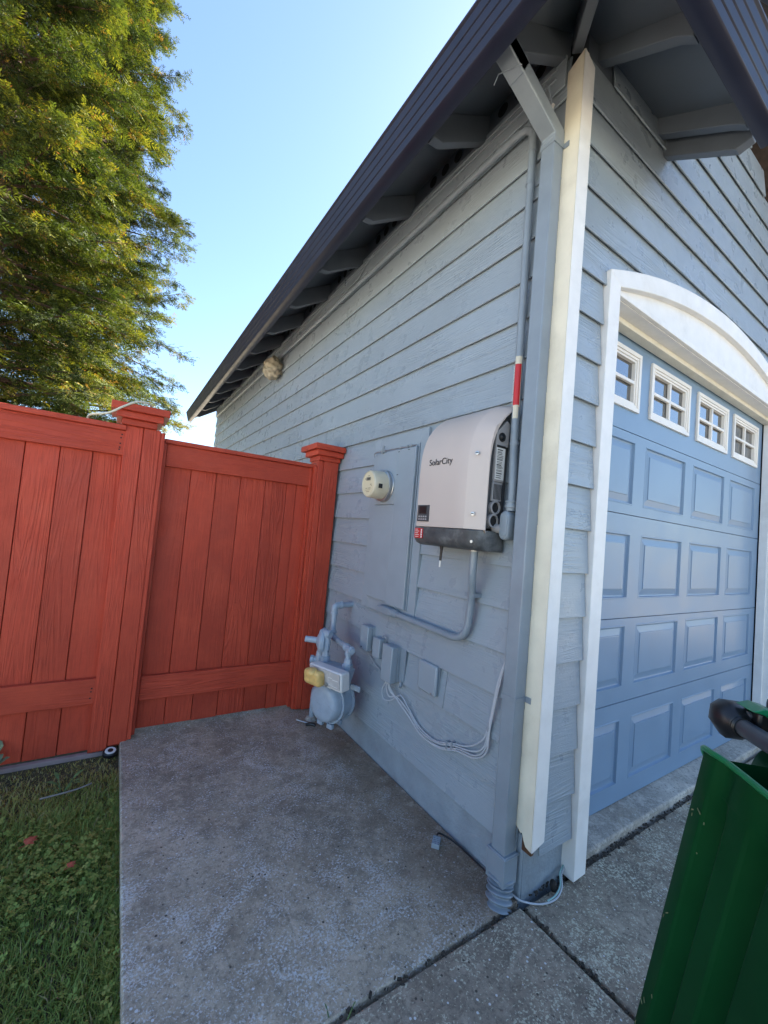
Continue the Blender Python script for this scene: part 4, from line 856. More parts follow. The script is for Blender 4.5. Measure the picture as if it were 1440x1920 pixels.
# ------------------------------------------------------------------ gas meter
GM = thing('gas_meter', (-0.22, 1.22, 0.0), 'painted gas meter with a round drum, standing in the corner by the red post', 'gas meter')
NX = Vector((math.cos(R(200)), math.sin(R(200)), 0)); TX = Vector((-NX.y, NX.x, 0)); UZ = Vector((0, 0, 1))   # facing, and its left-hand direction
TX = -TX if TX.y < 0 else TX
GC = Vector((-0.205, 1.212, 0.300))
GPt = lambda l, f, z: GC+TX*l+NX*f+UZ*z            # left, forward, up from the drum centre
dr = MB().lathe(GPt(0, -0.075, 0), NX, [(0, 0.095), (0.006, 0.112), (0.016, 0.118), (0.0165, 0.126), (0.026, 0.126), (0.0265, 0.112), (0.10, 0.108)], 44).build('rear_drum', 'gaspaint', GM, smooth=True, ang=35)
MB().lathe(GPt(0, 0.026, 0), NX, [(0, 0.108), (0.001, 0.126), (0.012, 0.126), (0.0125, 0.114), (0.040, 0.110), (0.060, 0.101), (0.068, 0.088), (0.071, 0.06), (0.072, 0.0)], 44).build('front_drum', 'gaspaint', GM, smooth=True, ang=35)
bo = MB()
for k in range(12):
    a = 2*math.pi*(k+0.4)/12; c0 = GPt(0.120*math.cos(a), 0.038, 0.120*math.sin(a)); bo.lathe(c0, NX, [(0, 0.006), (0.004, 0.006), (0.0045, 0.004)], 6)
    c0 = GPt(0.120*math.cos(a), -0.049, 0.120*math.sin(a)); bo.lathe(c0, NX, [(0, 0.006), (0.004, 0.006)], 6)
bo.build('flange_bolt', 'gaspaint', GM); 
em = MB(); em.obox(GPt(0.005, 0.0985, -0.005), TX, NX, UZ, 0.026, 0.0015, 0.004); em.obox(GPt(0.005, 0.0985, -0.045), TX, NX, UZ, 0.020, 0.0012, 0.003); em.build('embossing', 'gaspaint', GM)
hd = MB(); hd.loft([[GPt(l, f, z) for l, f in ((-0.085, -0.055), (0.085, -0.055), (0.085, 0.060), (-0.085, 0.060))] for z in (0.02, 0.10)]+[[GPt(l, f, 0.205) for l, f in ((-0.120, -0.045), (0.120, -0.045), (0.120, 0.045), (-0.120, 0.045))]])
hd.build('meter_head', 'gaspaint', GM, bevel=0.010, seg=3)
MB().obox(GPt(-0.150, -0.02, 0.105), TX, NX, UZ, 0.035, 0.006, 0.016).build('side_lug', 'gaspaint', GM, bevel=0.005)
ft = MB()
for l in (-0.03, 0.05): ft.obox(GPt(l, 0.034, -0.135), TX, NX, UZ, 0.020, 0.012, 0.014)
ft.obox(GPt(-0.02, -0.045, -0.135), TX, NX, UZ, 0.024, 0.012, 0.014); ft.build('foot_lug', 'gaspaint', GM, bevel=0.004)
IX = MB().obox(GPt(-0.045, 0.098, 0.170), TX, NX, UZ+NX*0.12, 0.128, 0.036, 0.054).build('index_cover', 'indexbox', GM, bevel=0.010, seg=3)
MB().obox(GPt(-0.045, 0.1385, 0.174), TX, NX-UZ*0.12, UZ+NX*0.12, 0.118, 0.0015, 0.044).build('index_window', 'indexface', IX, bevel=0.001)
pm = MB()
for l, z, w in ((-0.080, 0.200, 0.010), (-0.090, 0.184, 0.016), (-0.130, 0.178, 0.022), (-0.098, 0.148, 0.012), (-0.130, 0.144, 0.020)): pm.obox(GPt(l, 0.1405, z), TX, NX-UZ*0.12, UZ+NX*0.12, w, 0.001, 0.0022)
pm.build('index_print', 'paper', IX)
tm = MB(); tm.obox(GPt(0.012, 0.160, 0.164), TX, NX, UZ+NX*0.12, 0.066, 0.030, 0.044); tn = tm.build('reading_module', 'tan', GM, bevel=0.024, seg=5)
MB().lathe(GPt(0.012, 0.178, 0.194), NX*0.35+UZ, [(0, 0.030), (0.014, 0.028), (0.020, 0.020), (0.022, 0.0)], 20).build('module_boss', 'tan', tn, smooth=True, ang=50)
MB().lathe(GPt(-0.068, 0.137, 0.140), NX, [(0, 0.011), (0.010, 0.010), (0.0105, 0.006)], 6).build('module_bolt', 'steel', tn)
# pipework (world positions read along the wall)
PA = GPt(-0.092, 0.0, 0.20); PB = GPt(0.092, 0.0, 0.20)
def fitting(p, d, prof, nm, n=18): return MB().lathe(p, d, prof, n).build(nm, 'gaspaint', GM, smooth=True, ang=35)
for P_ in (PA, PB):
    fitting(P_+UZ*0.002, UZ, [(0, 0.020), (0.004, 0.031), (0.030, 0.031), (0.034, 0.024), (0.060, 0.021)], 'meter_union', 6 if P_ is PA else 8)
JX = -0.145
TOPB = Vector((JX, 1.405, 0.618)); 
MB().tube([PA+UZ*0.04, PA+UZ*0.085], 0.0165, 14).build('pipe', 'gaspaint', GM, smooth=True)
TEE = PA+UZ*0.118
fitting(TEE-UZ*0.035, UZ, [(0, 0.022), (0.012, 0.024), (0.014, 0.021), (0.045, 0.021)], 'pipe_tee')
dv2 = (TOPB-TEE).normalized()
fitting(TEE-dv2*0.050, dv2, [(0, 0.012), (0.001, 0.0165), (0.010, 0.0165), (0.012, 0.0235), (0.024, 0.0245), (0.026, 0.021), (0.080, 0.021), (0.082, 0.024), (0.094, 0.024), (0.095, 0.018)], 'pipe_tee')
MB().tube(bend([TEE, TOPB, TOPB+UZ*0.05], 0.03, 6), 0.0175, 14).build('pipe', 'gaspaint', GM, smooth=True, ang=60)
fitting(TOPB+UZ*0.016, UZ, [(0, 0.021), (0.003, 0.024), (0.014, 0.024), (0.016, 0.018)], 'pipe_collar')
ELB = Vector((JX, 1.412, 0.812))
MB().tube([TOPB+UZ*0.02, ELB-UZ*0.03], 0.0170, 14).build('pipe', 'gaspaint', GM, smooth=True)
fitting(ELB-UZ*0.052, UZ, [(0, 0.018), (0.001, 0.0245), (0.012, 0.0245), (0.014, 0.021)], 'pipe_collar')
MB().tube(bend([ELB-UZ*0.042, ELB, ELB+Vector((0.050, 0.003, 0.004))], 0.034, 8), 0.0222, 16).build('pipe_elbow', 'gaspaint', GM, smooth=True, ang=60)
fitting(ELB+Vector((0.042, 0.003, 0.004)), (1, 0.05, 0), [(0, 0.018), (0.001, 0.0245), (0.012, 0.0245), (0.013, 0.0175), (0.095, 0.0175), (0.096, 0.030), (0.108, 0.030)], 'pipe_collar')
# regulator side
MB().tube([PB+UZ*0.04, PB+UZ*0.165], 0.0170, 14).build('pipe', 'gaspaint', GM, smooth=True)
fitting(PB+UZ*0.072, UZ, [(0, 0.019), (0.001, 0.023), (0.085, 0.0235), (0.086, 0.027), (0.100, 0.027), (0.101, 0.020)], 'pipe_union', 10)
RG = PB+UZ*0.142+TX*0.050-NX*0.01
fitting(PB+UZ*0.166, TX, [(-0.028, 0.020), (-0.024, 0.024), (0.03, 0.024), (0.05, 0.021)], 'pipe_elbow')
rgd = (NX*0.55+TX*0.83).normalized()
MB().lathe(RG-rgd*0.030-UZ*0.030, rgd, [(0, 0.045), (0.004, 0.072), (0.020, 0.080), (0.026, 0.080), (0.040, 0.070), (0.052, 0.045), (0.060, 0.030)], 30).build('regulator', 'gaspaint', GM, smooth=True, ang=35)
MB().tube([RG+rgd*0.020-UZ*0.030, RG+rgd*0.105-UZ*0.028], 0.019, 16).build('regulator_stack', 'gaspaint', GM, smooth=True)
MB().tube(bend([RG-UZ*0.09, RG-UZ*0.18+rgd*0.01, RG-UZ*0.185+rgd*0.02], 0.02), [0.026]*1+[0.030]*(len(bend([RG-UZ*0.09, RG-UZ*0.18+rgd*0.01, RG-UZ*0.185+rgd*0.02], 0.02))-1), 14).build('regulator_valve', 'gaspaint', GM, smooth=True, ang=50)
MB().lathe(RG-UZ*0.150+rgd*0.01, rgd, [(0, 0.022), (0.030, 0.022), (0.031, 0.027), (0.050, 0.027), (0.052, 0.022)], 8).build('valve_cap', 'gaspaint', GM)
rp = RG-UZ*0.15-NX*0.03; rp = Vector((rp.x, rp.y, RG.z-0.15)); fp = Vector((-0.135, 1.625, 0)); MB().tube(bend([rp, Vector((rp.x+0.01, rp.y+0.02, 0.30)), Vector((fp.x, fp.y, 0.20)), Vector((fp.x, fp.y, -0.02))], 0.05), 0.020, 14).build('riser_pipe', 'gaspaint', GM, smooth=True, ang=60)
rp = fp; MB().lathe((fp.x, fp.y, 0.0), (0, 0, 1), [(0, 0.045), (0.012, 0.038), (0.02, 0.024)], 20).build('riser_mortar', 'sill', GM, smooth=True)
MB().tube([(rp.x-0.05, rp.y-0.055, 0.004), (rp.x-0.11, rp.y-0.0, 0.012)], 0.004, 8).build('tracer_wire', 'cablepale', GM)
sk = MB(); sk.tube(curve_pts([(rp.x-0.075, rp.y-0.075, 0.006), (rp.x-0.045, rp.y-0.085, 0.010), (rp.x-0.02, rp.y-0.11, 0.006)], 5), 0.010, 8); sk.build('ground_clamp', 'black', GM, smooth=True)

# ------------------------------------------------------------------ green cart
UD = Vector((math.cos(R(228)), math.sin(R(228)), 0)); T0 = Vector((-0.490, -0.705, 1.0))
DW = Vector((0.088, 0.185, -1.0))                    # way down the leaning outer corner
NOUT = DW.cross(UD).normalized()
if NOUT.dot(CAM_POS-T0) < 0: NOUT = -NOUT
BP = lambda a, f, c: T0+UD*a+DW*c+NOUT*f             # along the rim, out towards the viewer, down
WC = thing('waste_cart', tuple(BP(0.3, -0.3, 1.0)), 'dark green wheeled waste cart with a black lid, standing near the garage door', 'waste cart')
bw = MB()
prof0 = [(0.000, -0.030), (0.000, 0.000), (0.010, 0.007), (0.042, 0.007), (0.052, -0.012), (0.062, -0.022), (0.074, -0.012), (0.086, 0.004), (0.130, 0.004), (0.140, -0.016), (0.150, -0.026), (0.164, -0.012), (0.176, 0.002), (0.300, 0.006), (0.46, 0.004), (0.474, -0.016), (0.486, -0.016), (0.50, 0.004), (0.62, 0.004), (0.63, -0.03)]
rows = []
for c in (0.0, 0.010, 0.06, 0.085, 0.12, 0.30, 0.55, 0.80, 0.99):
    row = []
    for a, f in prof0:
        k = 1-0.14*c if a > 0.3 else 1.0
        ff = f
        if c < 0.08 and f < 0: ff = f*0.15
        if a < 0.001: ff = f
        cc = c+(0.020*(1-min(1, a/0.02)) if c < 0.02 else 0)
        row.append(BP(a*k, ff, cc))
    row += [BP(0.63*(1-0.14*c), -0.60+0.10*c, c), BP(0.0+0.04*c, -0.60+0.10*c, c)]
    rows.append(row)
bw.loft(rows, True, False); bw.build('cart_body', 'bin', WC, bevel=0.004, seg=2, ang=50)
tp = MB(); tp.loft([[BP(0.012, -0.022, cc), BP(0.60, -0.022, cc), BP(0.60, -0.58, cc), BP(0.012, -0.58, cc)] for cc in (0.095, 0.065)]); tp.build('cart_top', 'bin', WC)
rm = MB(); rm.tube(curve_pts([BP(-0.004, -0.012, 0.03), BP(0.002, 0.004, 0.006), BP(0.030, 0.009, 0.000), BP(0.068, 0.002, 0.000), BP(0.20, 0.002, 0.0), BP(0.58, 0.002, 0.0)], 5), 0.0050, 8); rm.build('rim_bead', 'binbright', WC, smooth=True)
H0 = Vector((-0.318, -0.704, 1.0)); HD = UD.copy()
HP = lambda s, f, z: H0+HD*s+Vector((math.cos(R(138)), math.sin(R(138)), 0))*f+UZ*z
MB().tube([HP(-0.005, 0, 0), HP(0.08, 0, 0.001), HP(0.46, 0, 0.001)], 0.0165, 18).build('handle_bar', 'bingrip', WC, smooth=True, ang=60)
hk = MB(); 
hk.loft([[HP(s_*0.86, f*w*0.88, z*h*0.88) for f, z in ((-1, -0.7), (-0.6, -1), (0.4, -1), (1, -0.3), (0.9, 0.6), (0.3, 1), (-0.7, 1), (-1, 0.6))] for s_, w, h in ((-0.078, 0.016, 0.020), (-0.074, 0.024, 0.029), (-0.066, 0.030, 0.036), (-0.050, 0.034, 0.040), (-0.028, 0.034, 0.040), (-0.014, 0.028, 0.032), (-0.006, 0.023, 0.026), (0.006, 0.0205, 0.022))])
hk.build('hinge_cap', 'binlid', WC, smooth=True, ang=75)
MB().tube([HP(0.000, 0, 0), HP(0.005, 0, 0), HP(0.009, 0, 0)], [0.0195, 0.0215, 0.0185], 18).build('grip_collar', 'black', WC, smooth=True)
hb = MB(); hb.obox(HP(-0.012, -0.030, 0.018), HD, HP(0, 1, 0)-HP(0, 0, 0), UZ, 0.030, 0.012, 0.018); hb.build('hinge_pin', 'black', WC, bevel=0.006, seg=3)
MB().lathe(HP(-0.006, -0.018, 0.022), HP(0, 1, 0)-HP(0, 0, 0), [(0, 0.007), (0.004, 0.007), (0.005, 0.005)], 14).build('hinge_rivet', 'bingrip', WC)
gb_ = MB(); arm = curve_pts([(-0.030, 0.045), (-0.062, 0.030), (-0.088, 0.000), (-0.094, -0.040), (-0.080, -0.10), (-0.050, -0.16)], 5)
arm = [(p.x, p.y) for p in curve_pts([(-0.020, 0.048, 0), (-0.050, 0.040, 0), (-0.078, 0.012, 0), (-0.086, -0.030, 0), (-0.070, -0.090, 0), (-0.03, -0.16, 0)], 5)]
gb_.loft([[HP(s0, f, z) for f, z in arm]+[HP(s0, f+0.022, z-0.008) for f, z in arm[::-1]] for s0 in (-0.018, 0.030)])
gb_.build('handle_arm', 'binbright', WC, bevel=0.005, seg=3)
g2 = MB(); arm2 = [(p.x, p.y) for p in curve_pts([(-0.016, -0.022, 0), (0.000, -0.040, 0), (0.010, -0.066, 0), (0.016, -0.10, 0), (0.004, -0.15, 0)], 5)]
g2.loft([[HP(s0, f+df, z) for f, z in arm2]+[HP(s0, f+df-0.012, z) for f, z in arm2[::-1]] for s0, df in ((0.026, -0.010), (0.060, 0.006), (0.16, 0.018), (0.40, 0.018))]); g2.build('handle_shroud', 'bin', WC, bevel=0.005, seg=3)
ld = MB(); ld.loft([[HP(s_, -0.070, 0.052), HP(s_, -0.12, 0.066), HP(s_, -0.62, 0.058), HP(s_, -0.64, 0.020), HP(s_, -0.070, 0.010)] for s_ in (-0.050, 0.54)]); ld.build('cart_lid', 'binlid', WC, bevel=0.012, seg=3)
wl = MB()
for f in (-0.10, -0.50):
    c0 = BP(0.02, f, 0.90); wl.lathe(c0+Vector((0.02, 0.03, 0.03)), NOUT, [(0, 0.10), (0.005, 0.125), (0.045, 0.125), (0.05, 0.10)], 30)
c0 = BP(0.02, -0.05, 0.90); 
for nm, f in (('wheel', -0.14), ('wheel', -0.48)):
    MB().lathe(BP(0.05, f, 0.86), NOUT, [(0, 0.10), (0.005, 0.125), (0.045, 0.125), (0.05, 0.10)], 30).build('wheel', 'black', WC, smooth=True)
SP = thing('grass_sprig', tuple(HP(0.01, -0.12, 0.07)), 'sprig of cut greenery lying on the black cart lid', 'cut grass')
sp = MB(); 
for i in range(26):
    p = HP(0.02+random.gauss(0, 0.02), -0.115+random.gauss(0, 0.012), 0.072+random.random()*0.012); d_ = Vector((random.gauss(0, 1), random.gauss(0, 1), random.uniform(-0.1, 0.5))).normalized()
    sp.tube([p, p+d_*0.014+UZ*0.004, p+d_*0.030], [0.0016, 0.0014, 0.0004], 4)
sp.build('sprig_stems', 'weed', SP)
cp = MB()
for i in range(13):
    a = abs(random.gauss(0.03, 0.02)); c = 0.10+random.random()**1.5*0.55; p = BP(a, 0.010, c); d_ = (DW.normalized()*random.uniform(-1, 1)+UD*random.uniform(-1, 1)).normalized()
    cp.obox(p, d_, NOUT, d_.cross(NOUT), random.uniform(0.001, 0.006), 0.0004, random.uniform(0.0004, 0.001))
kind(cp.build('grass_clippings', 'weedpale', None), 'stuff')

# ------------------------------------------------------------------ small things lying about
DK = thing('fixture', (-1.285, 1.760, -0.04), 'small round black fixture with a pale ring at the foot of the fence post', 'ground fixture')
MB().lathe((-1.288, 1.742, -0.045), (0.05, -0.25, 1), [(0, 0.036), (0.018, 0.036), (0.022, 0.032)], 26).build('fixture_body', 'black', DK, smooth=True, ang=40)
MB().lathe((-1.2872, 1.7365, -0.0235), (0.05, -0.25, 1), [(0, 0.027), (0.002, 0.026), (0.002, 0.014), (0, 0.013)], 26).build('pale_ring', 'paper', DK, smooth=True, ang=40)
MB().lathe((-1.2872, 1.7365, -0.0232), (0.05, -0.25, 1), [(0, 0.0135), (0.0035, 0.0130)], 20).build('dark_centre', 'black', DK)
CD = thing('cord', (-1.35, 1.72, 1.90), 'cream cord lying over the cap of the tall fence post', 'cord')
MB().tube(curve_pts([(-1.575, 1.80, 1.790), (-1.572, 1.785, 1.812), (-1.55, 1.745, 1.822), (-1.48, 1.700, 1.836), (-1.42, 1.685, 1.880), (-1.36, 1.690, 1.922), (-1.31, 1.705, 1.933), (-1.285, 1.730, 1.928), (-1.28, 1.76, 1.920)], 6), 0.0058, 8).build('cord_run', 'cord', CD, smooth=True)
GW = thing('ground_wire', (0.08, -0.06, 0.01), 'pale thin wires curving on the concrete round the foundation corner', 'wire')
MB().tube(curve_pts([(-0.010, 0.06, 0.02), (-0.016, 0.0, 0.018), (0.015, -0.030, 0.010), (0.070, -0.058, 0.006), (0.130, -0.068, 0.008), (0.190, -0.052, 0.014), (0.225, -0.026, 0.030), (0.262, -0.014, 0.036)], 7), 0.0032, 7).build('wire', 'cablepale', GW, smooth=True)
MB().tube(curve_pts([(0.09, -0.060, 0.010), (0.135, -0.062, 0.014), (0.188, -0.046, 0.020), (0.220, -0.022, 0.036), (0.260, -0.010, 0.042)], 7), 0.0030, 7).build('wire', 'teal', GW, smooth=True)
RK = MB().lathe((0.165, -0.022, 0.008), (0.3, -1, 0.5), [(0, 0.010), (0.004, 0.019), (0.014, 0.021), (0.022, 0.014), (0.024, 0.006)], 9).build('pebble', 'gap', bevel=0.003)
tag(RK, 'dark round lump lying against the foundation corner', 'pebble')
CN = thing('cable_plug', (-0.095, 0.352, 0.01), 'small grey plug on a thin cord lying at the wall foot', 'plug')
pg = MB(); dd = Vector((0.75, 0.65, 0)).normalized(); de = Vector((-dd.y, dd.x, 0))
for i in range(5): pg.obox(Vector((-0.100, 0.352, 0.010))+dd*(i-2)*0.011, dd, de, UZ, 0.0042, 0.017-0.0015*(i % 2), 0.010)
pg.obox(Vector((-0.100, 0.352, 0.010)), dd, de, UZ, 0.026, 0.011, 0.007); pg.build('plug_body', 'bluepaint', CN, bevel=0.0015)
MB().tube(curve_pts([(-0.082, 0.370, 0.010), (-0.062, 0.385, 0.014), (-0.040, 0.372, 0.008), (-0.022, 0.32, 0.006), (-0.016, 0.22, 0.006), (-0.014, 0.10, 0.006)], 6), 0.0035, 7).build('cord_run', 'black', CN, smooth=True)
def leaf_shape(o, d_, n_, L, W, curl=0.2):
    o, d_, n_ = Vector(o), Vector(d_).normalized(), Vector(n_).normalized(); s_ = d_.cross(n_); out = []
    P_ = [(0, 0), (0.2, 0.36), (0.45, 0.5), (0.75, 0.34), (1, 0), (0.75, -0.34), (0.45, -0.5), (0.2, -0.36)]
    return [o+d_*L*a+s_*W*b_+n_*(L*curl*math.sin(a*2.6)+abs(b_)*W*0.25) for a, b_ in P_], [(0, 1, 7), (1, 2, 6, 7), (2, 3, 5, 6), (3, 4, 5)]
def fallen(x, y, L, lab):
    mb = MB()
    for k in range(5):
        a = 0.6+(k-2)*0.6; vv_, ff_ = leaf_shape((x, y, 0.012), (math.cos(a), math.sin(a), 0.15), (0, 0, 1), L*(1-0.12*abs(k-2)), L*0.42); mb.add(vv_, ff_)
    mb.tube([(x, y, 0.012), (x-L*0.5, y-L*0.3, 0.015)], 0.0012, 5); return tag(mb.build('fallen_leaf', 'leafred'), lab, 'leaf', 'red leaves on the grass')
fallen(-1.55, 1.05, 0.040, 'larger red leaf lying on the lawn, farther from the path edge')
fallen(-1.405, 0.86, 0.026, 'smaller red leaf on the lawn, nearer the path edge')
TW = MB().tube(curve_pts([(-1.55, 1.40, -0.020), (-1.48, 1.392, -0.012), (-1.42, 1.405, -0.014), (-1.36, 1.432, -0.016)], 5), 0.004, 7).build('twig', 'twig', smooth=True)
tag(TW, 'bare grey twig lying in the thin grass by the fence', 'twig')
def weed(x, y, n, L, W, lab, mt='weed', up_=0.6):
    P_ = thing('weed', (x, y, -0.06), lab, 'plant'); mb = MB()
    for k in range(n):
        a = 2*math.pi*k/n+random.uniform(-0.4, 0.4); d_ = (math.cos(a), math.sin(a), up_*random.uniform(0.5, 1.4)); h = random.uniform(0.01, 0.05)
        mb = MB(); p1_ = Vector((x, y, -0.05))+Vector(d_)*h+UZ*0.03
        vv_, ff_ = leaf_shape(p1_, d_, Vector((-d_[0]*0.6, -d_[1]*0.6, 1)), L*random.uniform(0.7, 1.1), W*random.uniform(0.8, 1.1), 0.12); mb.add(vv_, ff_)
        mb.tube([(x, y, -0.06), p1_], 0.0018, 5); mb.build('leaf', mt, P_)
    return P_
weed(-1.780, 1.725, 12, 0.070, 0.056, 'broad leaved green weed growing at the foot of the fence', 'weedpale', 0.9)
weed(-1.475, 1.470, 7, 0.060, 0.022, 'small green rosette weed in the thin grass above the twig', 'weed', 0.35)
weed(-0.76, -0.022, 3, 0.018, 0.005, 'tiny grass tuft sprouting from the joint in the concrete', 'weed', 0.7)

# ------------------------------------------------------------------ lawn
def make_grass():
    def blades(n, xr, yr, hmin, hmax, w):
        x = RNG.uniform(*xr, n); y = RNG.uniform(*yr, n)
        patch = 0.5+0.5*np.sin(x*7.3+1.3*np.sin(y*5.1))*np.sin(y*6.1+1.7*np.sin(x*4.3))
        bare = np.clip((y-1.22)/0.42, 0, 1)                   # thin and mossy towards the fence
        keep = RNG.random(n) > bare*0.62
        x, y, patch, bare = x[keep], y[keep], patch[keep], bare[keep]; n = len(x)
        h = RNG.uniform(hmin, hmax, n)*(0.75+0.5*patch)*(1-0.55*bare); a = RNG.uniform(0, 2*np.pi, n)
        ln = RNG.uniform(0.15, 1.15, n)*h; wv = w*RNG.uniform(0.6, 1.3, n)
        d = np.stack([np.cos(a), np.sin(a), np.zeros(n)], 1); s = np.stack([-np.sin(a), np.cos(a), np.zeros(n)], 1)
        b0 = np.stack([x, y, np.full(n, -0.066)], 1); up_ = np.array([0, 0, 1.0])
        m1 = b0+d*(ln*0.35)[:, None]+up_*(h*0.6)[:, None]; t = b0+d*ln[:, None]+up_*(h*RNG.uniform(0.75, 1.0, n))[:, None]
        V = np.stack([b0-s*wv[:, None]*0.5, b0+s*wv[:, None]*0.5, m1-s*wv[:, None]*0.45, m1+s*wv[:, None]*0.45, t], 1).reshape(-1, 3)
        i = np.arange(n)[:, None]*5
        F = np.concatenate([i+np.array([[0, 1, 3]]), i+np.array([[0, 3, 2]]), i+np.array([[2, 3, 4]])])
        tint = np.clip(RNG.normal(0.34, 0.14, n)+0.42*bare+0.22*(patch-0.5), 0, 0.88); dead = RNG.random(n) < 0.04+0.16*bare; tint[dead] = RNG.uniform(0.9, 1.0, dead.sum())
        return V, F, np.repeat(tint, 5)
    def clover(n, xr, yr):
        x = RNG.uniform(*xr, n); y = RNG.uniform(*yr, n)
        p = np.sin(x*9+2)*np.sin(y*7+1)+0.35; k = (RNG.random(n) < np.clip(p, 0.05, 1)) & (RNG.random(n) > np.clip((y-1.0)/0.4, 0, 0.97)); x, y = x[k], y[k]; n = len(x)
        Vs = []; Fs = []; off = 0; z = RNG.uniform(-0.045, -0.012, n); r = RNG.uniform(0.006, 0.012, n); a0 = RNG.uniform(0, 6.28, n); tl = RNG.normal(0, 0.35, (n, 2))
        for L in range(3):
            a = a0+L*2.094
            for_v = []
            for (u_, v_) in ((0, 0), (0.5, 0.45), (1.0, 0.38), (0.95, 0), (1.0, -0.38), (0.5, -0.45)):
                dx = (np.cos(a)*u_-np.sin(a)*v_)*r; dy = (np.sin(a)*u_+np.cos(a)*v_)*r
                for_v.append(np.stack([x+dx, y+dy, z+dx*tl[:, 0]+dy*tl[:, 1]-0.15*np.abs(v_)*r], 1))
            V = np.stack(for_v, 1).reshape(-1, 3); i = np.arange(n)[:, None]*6+off
            Fs.append(np.concatenate([i+np.array([[0, 1, 3]]), i+np.array([[1, 2, 3]]), i+np.array([[0, 3, 5]]), i+np.array([[3, 4, 5]])])); Vs.append(V); off += len(V)
        t = np.repeat(np.clip(RNG.normal(0.42, 0.12, n), 0.1, 0.8), 6)
        return np.concatenate(Vs), np.concatenate(Fs), np.concatenate([t]*3)
    parts = [blades(62000, (-2.25, XL-0.012), (-0.35, 1.755), 0.018, 0.050, 0.0034), blades(11000, (-3.05, -2.25), (-1.6, 1.755), 0.03, 0.07, 0.006),
             blades(9000, (-2.25, XL-0.012), (-2.2, -0.35), 0.03, 0.07, 0.006), blades(3600, (XL-0.03, XL+0.022), (-0.35, 1.55), 0.025, 0.055, 0.0032), clover(11000, (-2.1, XL-0.01), (-0.3, 1.5))]
    V = []; F = []; T = []; o = 0
    for v_, f_, t_ in parts: V.append(v_); F.append(f_+o); T.append(t_); o += len(v_)
    return kind(np_obj('grass', np.concatenate(V), np.concatenate(F), 'grass', None, np.concatenate(T)), 'stuff')
make_grass()
MAT['lawnsoil'] = simple('mossy lawn soil', (0.085, 0.075, 0.034), 0.95, 0.45, 22, 1.0, 0.012, dirt=((0.13, 0.11, 0.08), 0.7))
kind(MB().box((-3.05, -4.6, -0.20), (XL-0.002, 7.3, -0.062)).build('lawn', 'lawnsoil'), 'structure')

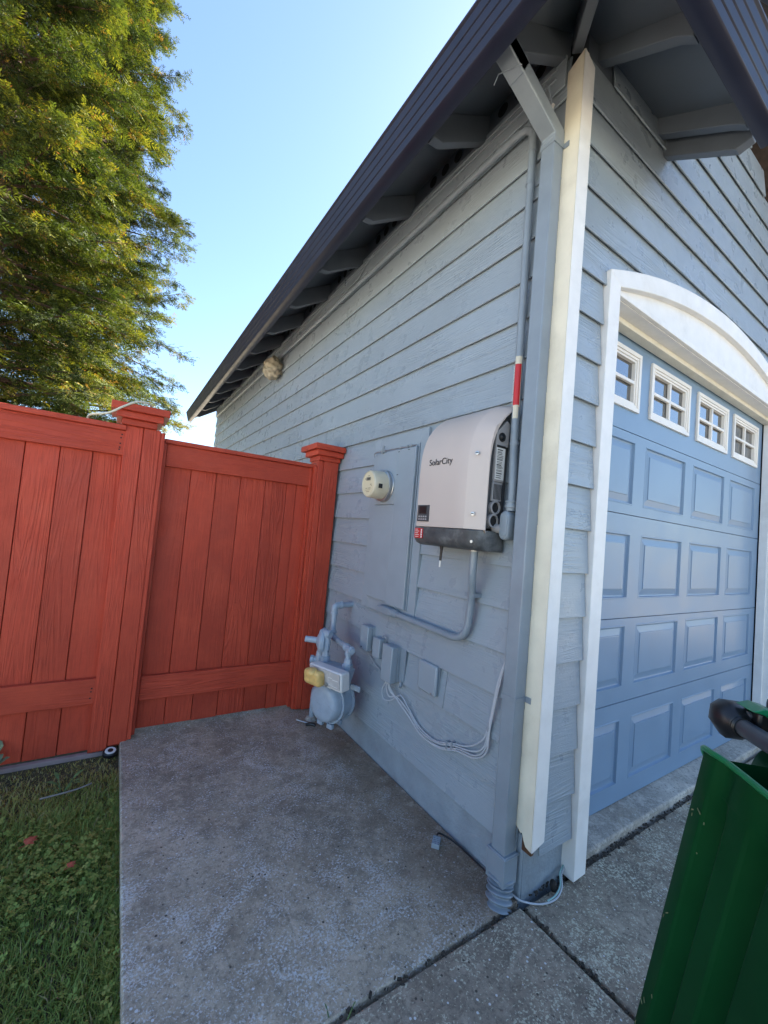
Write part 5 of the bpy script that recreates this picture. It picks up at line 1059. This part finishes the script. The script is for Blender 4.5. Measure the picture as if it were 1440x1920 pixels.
# ------------------------------------------------------------------ redwoods beyond the fence
def redwood(x, y, H_, r_base, label, seed, n_br, sun_tint=0.0):
    rg = np.random.default_rng(seed)
    T_ = thing('redwood_tree', (x, y, 0), label, 'tree', 'redwood trees beyond the fence')
    MB().tube([(x, y, -0.1), (x+0.05, y, H_*0.35), (x-0.03, y+0.05, H_*0.7), (x, y, H_)], [0.32, 0.22, 0.13, 0.02], 12).build('trunk', 'bark', T_, smooth=True)
    lb_ = MB(); SPR = []
    for i in range(n_br):
        z = 0.6+(H_-0.8)*(i+rg.random())/n_br; a = i*2.39996+rg.normal(0, 0.35); big = rg.random()
        L = r_base*(1-0.62*(z/H_)**1.3)*(0.50+0.70*big**0.8); dx, dy = math.cos(a), math.sin(a)
        rise = rg.uniform(-0.05, 0.30); droop = rg.uniform(0.05, 0.42)
        P = lambda t: np.array([x+dx*L*t, y+dy*L*t, z+L*(rise*t-droop*t*t+0.10*t**4)])
        lb_.tube([tuple(P(t)) for t in (0, 0.35, 0.7, 1.0)], [0.030*L/2, 0.020*L/2, 0.011*L/2, 0.004], 5)
        nt_ = int(5.0*L)+3
        for q in range(nt_):                                        # tufts of short sprays on side twigs
            t = 0.15+0.87*((q+rg.random())/nt_)**0.8; p = P(min(t, 1.02)); sd_ = 1 if q % 2 else -1
            ta = a+sd_*rg.uniform(0.25, 1.2)*(1.15-t*0.75); tl = rg.uniform(0.18, 0.55)*(1.15-0.55*t)*min(1.0, L/1.2)
            tw = np.array([math.cos(ta), math.sin(ta), rg.uniform(-0.35, 0.35)])
            tt = rg.normal(0.36, 0.26)
            for k in range(int(rg.integers(11, 19))):
                u_ = rg.random()**0.7; pp = p+tw*tl*u_+rg.normal(0, 0.042, 3); an = ta+rg.normal(0, 0.8)
                SPR.append((*pp, math.cos(an), math.sin(an), rg.normal(-0.22, 0.42), rg.uniform(0.12, 0.27), tt))
    lb_.build('limb', 'bark', T_, smooth=True)
    S = np.array(SPR); n = len(S); o = S[:, :3]; d = S[:, 3:6]; d /= np.linalg.norm(d, axis=1)[:, None]; L = S[:, 6]
    upv = np.stack([rg.normal(0, 0.45, n), rg.normal(0, 0.45, n), np.ones(n)], 1); s = np.cross(d, upv); s /= np.linalg.norm(s, axis=1)[:, None]; nn = np.cross(s, d)
    Vs = []; Ts = []; NL = 5; base_t = np.clip(S[:, 7]+rg.normal(0, 0.10, n)+0.15*(np.hypot(o[:, 0]-x, o[:, 1]-y)/r_base-0.5), 0.02, 0.88); rust = rg.random(n) < 0.018; base_t[rust] = 0.98  # tint darker near the trunk: the crown's inner shade put into colour
    for k in range(NL):                                         # sub-sprays of needles along each spray
        f = (k+0.5)/NL
        for sd_ in (1, -1):
            l = L*0.46*(1-0.5*f)*rg.uniform(0.7, 1.2, n); w = 0.013+0.010*rg.random(n)
            c0 = o+d*(L*f)[:, None]-nn*(0.16*L*f*f)[:, None]; dr = d*0.75+s*sd_*0.85-nn*0.22+rg.normal(0, 0.10, (n, 3)); dr /= np.linalg.norm(dr, axis=1)[:, None]
            wd = np.cross(dr, nn+rg.normal(0, 0.3, (n, 3))); wd /= np.linalg.norm(wd, axis=1)[:, None]
            m_ = c0+dr*(l*0.5)[:, None]
            Vs.append(np.stack([c0, m_-wd*w[:, None]*0.5, c0+dr*l[:, None], m_+wd*w[:, None]*0.5], 1)); Ts.append(np.repeat(np.clip(base_t+rg.normal(0, 0.08, n)*(~rust), 0, 1), 4))
    tip = o+d*L[:, None]-nn*(0.16*L)[:, None]; m_ = o+d*(L*0.85)[:, None]-nn*(0.13*L)[:, None]; w = 0.014
    Vs.append(np.stack([m_-d*(L*0.1)[:, None], m_-s*w*0.5, tip+d*(L*0.1)[:, None], m_+s*w*0.5], 1)); Ts.append(np.repeat(base_t, 4))
    V = np.concatenate(Vs).reshape(-1, 3)-np.array([[x, y, 0]]); F = np.arange(len(V)).reshape(-1, 4)
    print('redwood sprays', n, 'quads', len(F))
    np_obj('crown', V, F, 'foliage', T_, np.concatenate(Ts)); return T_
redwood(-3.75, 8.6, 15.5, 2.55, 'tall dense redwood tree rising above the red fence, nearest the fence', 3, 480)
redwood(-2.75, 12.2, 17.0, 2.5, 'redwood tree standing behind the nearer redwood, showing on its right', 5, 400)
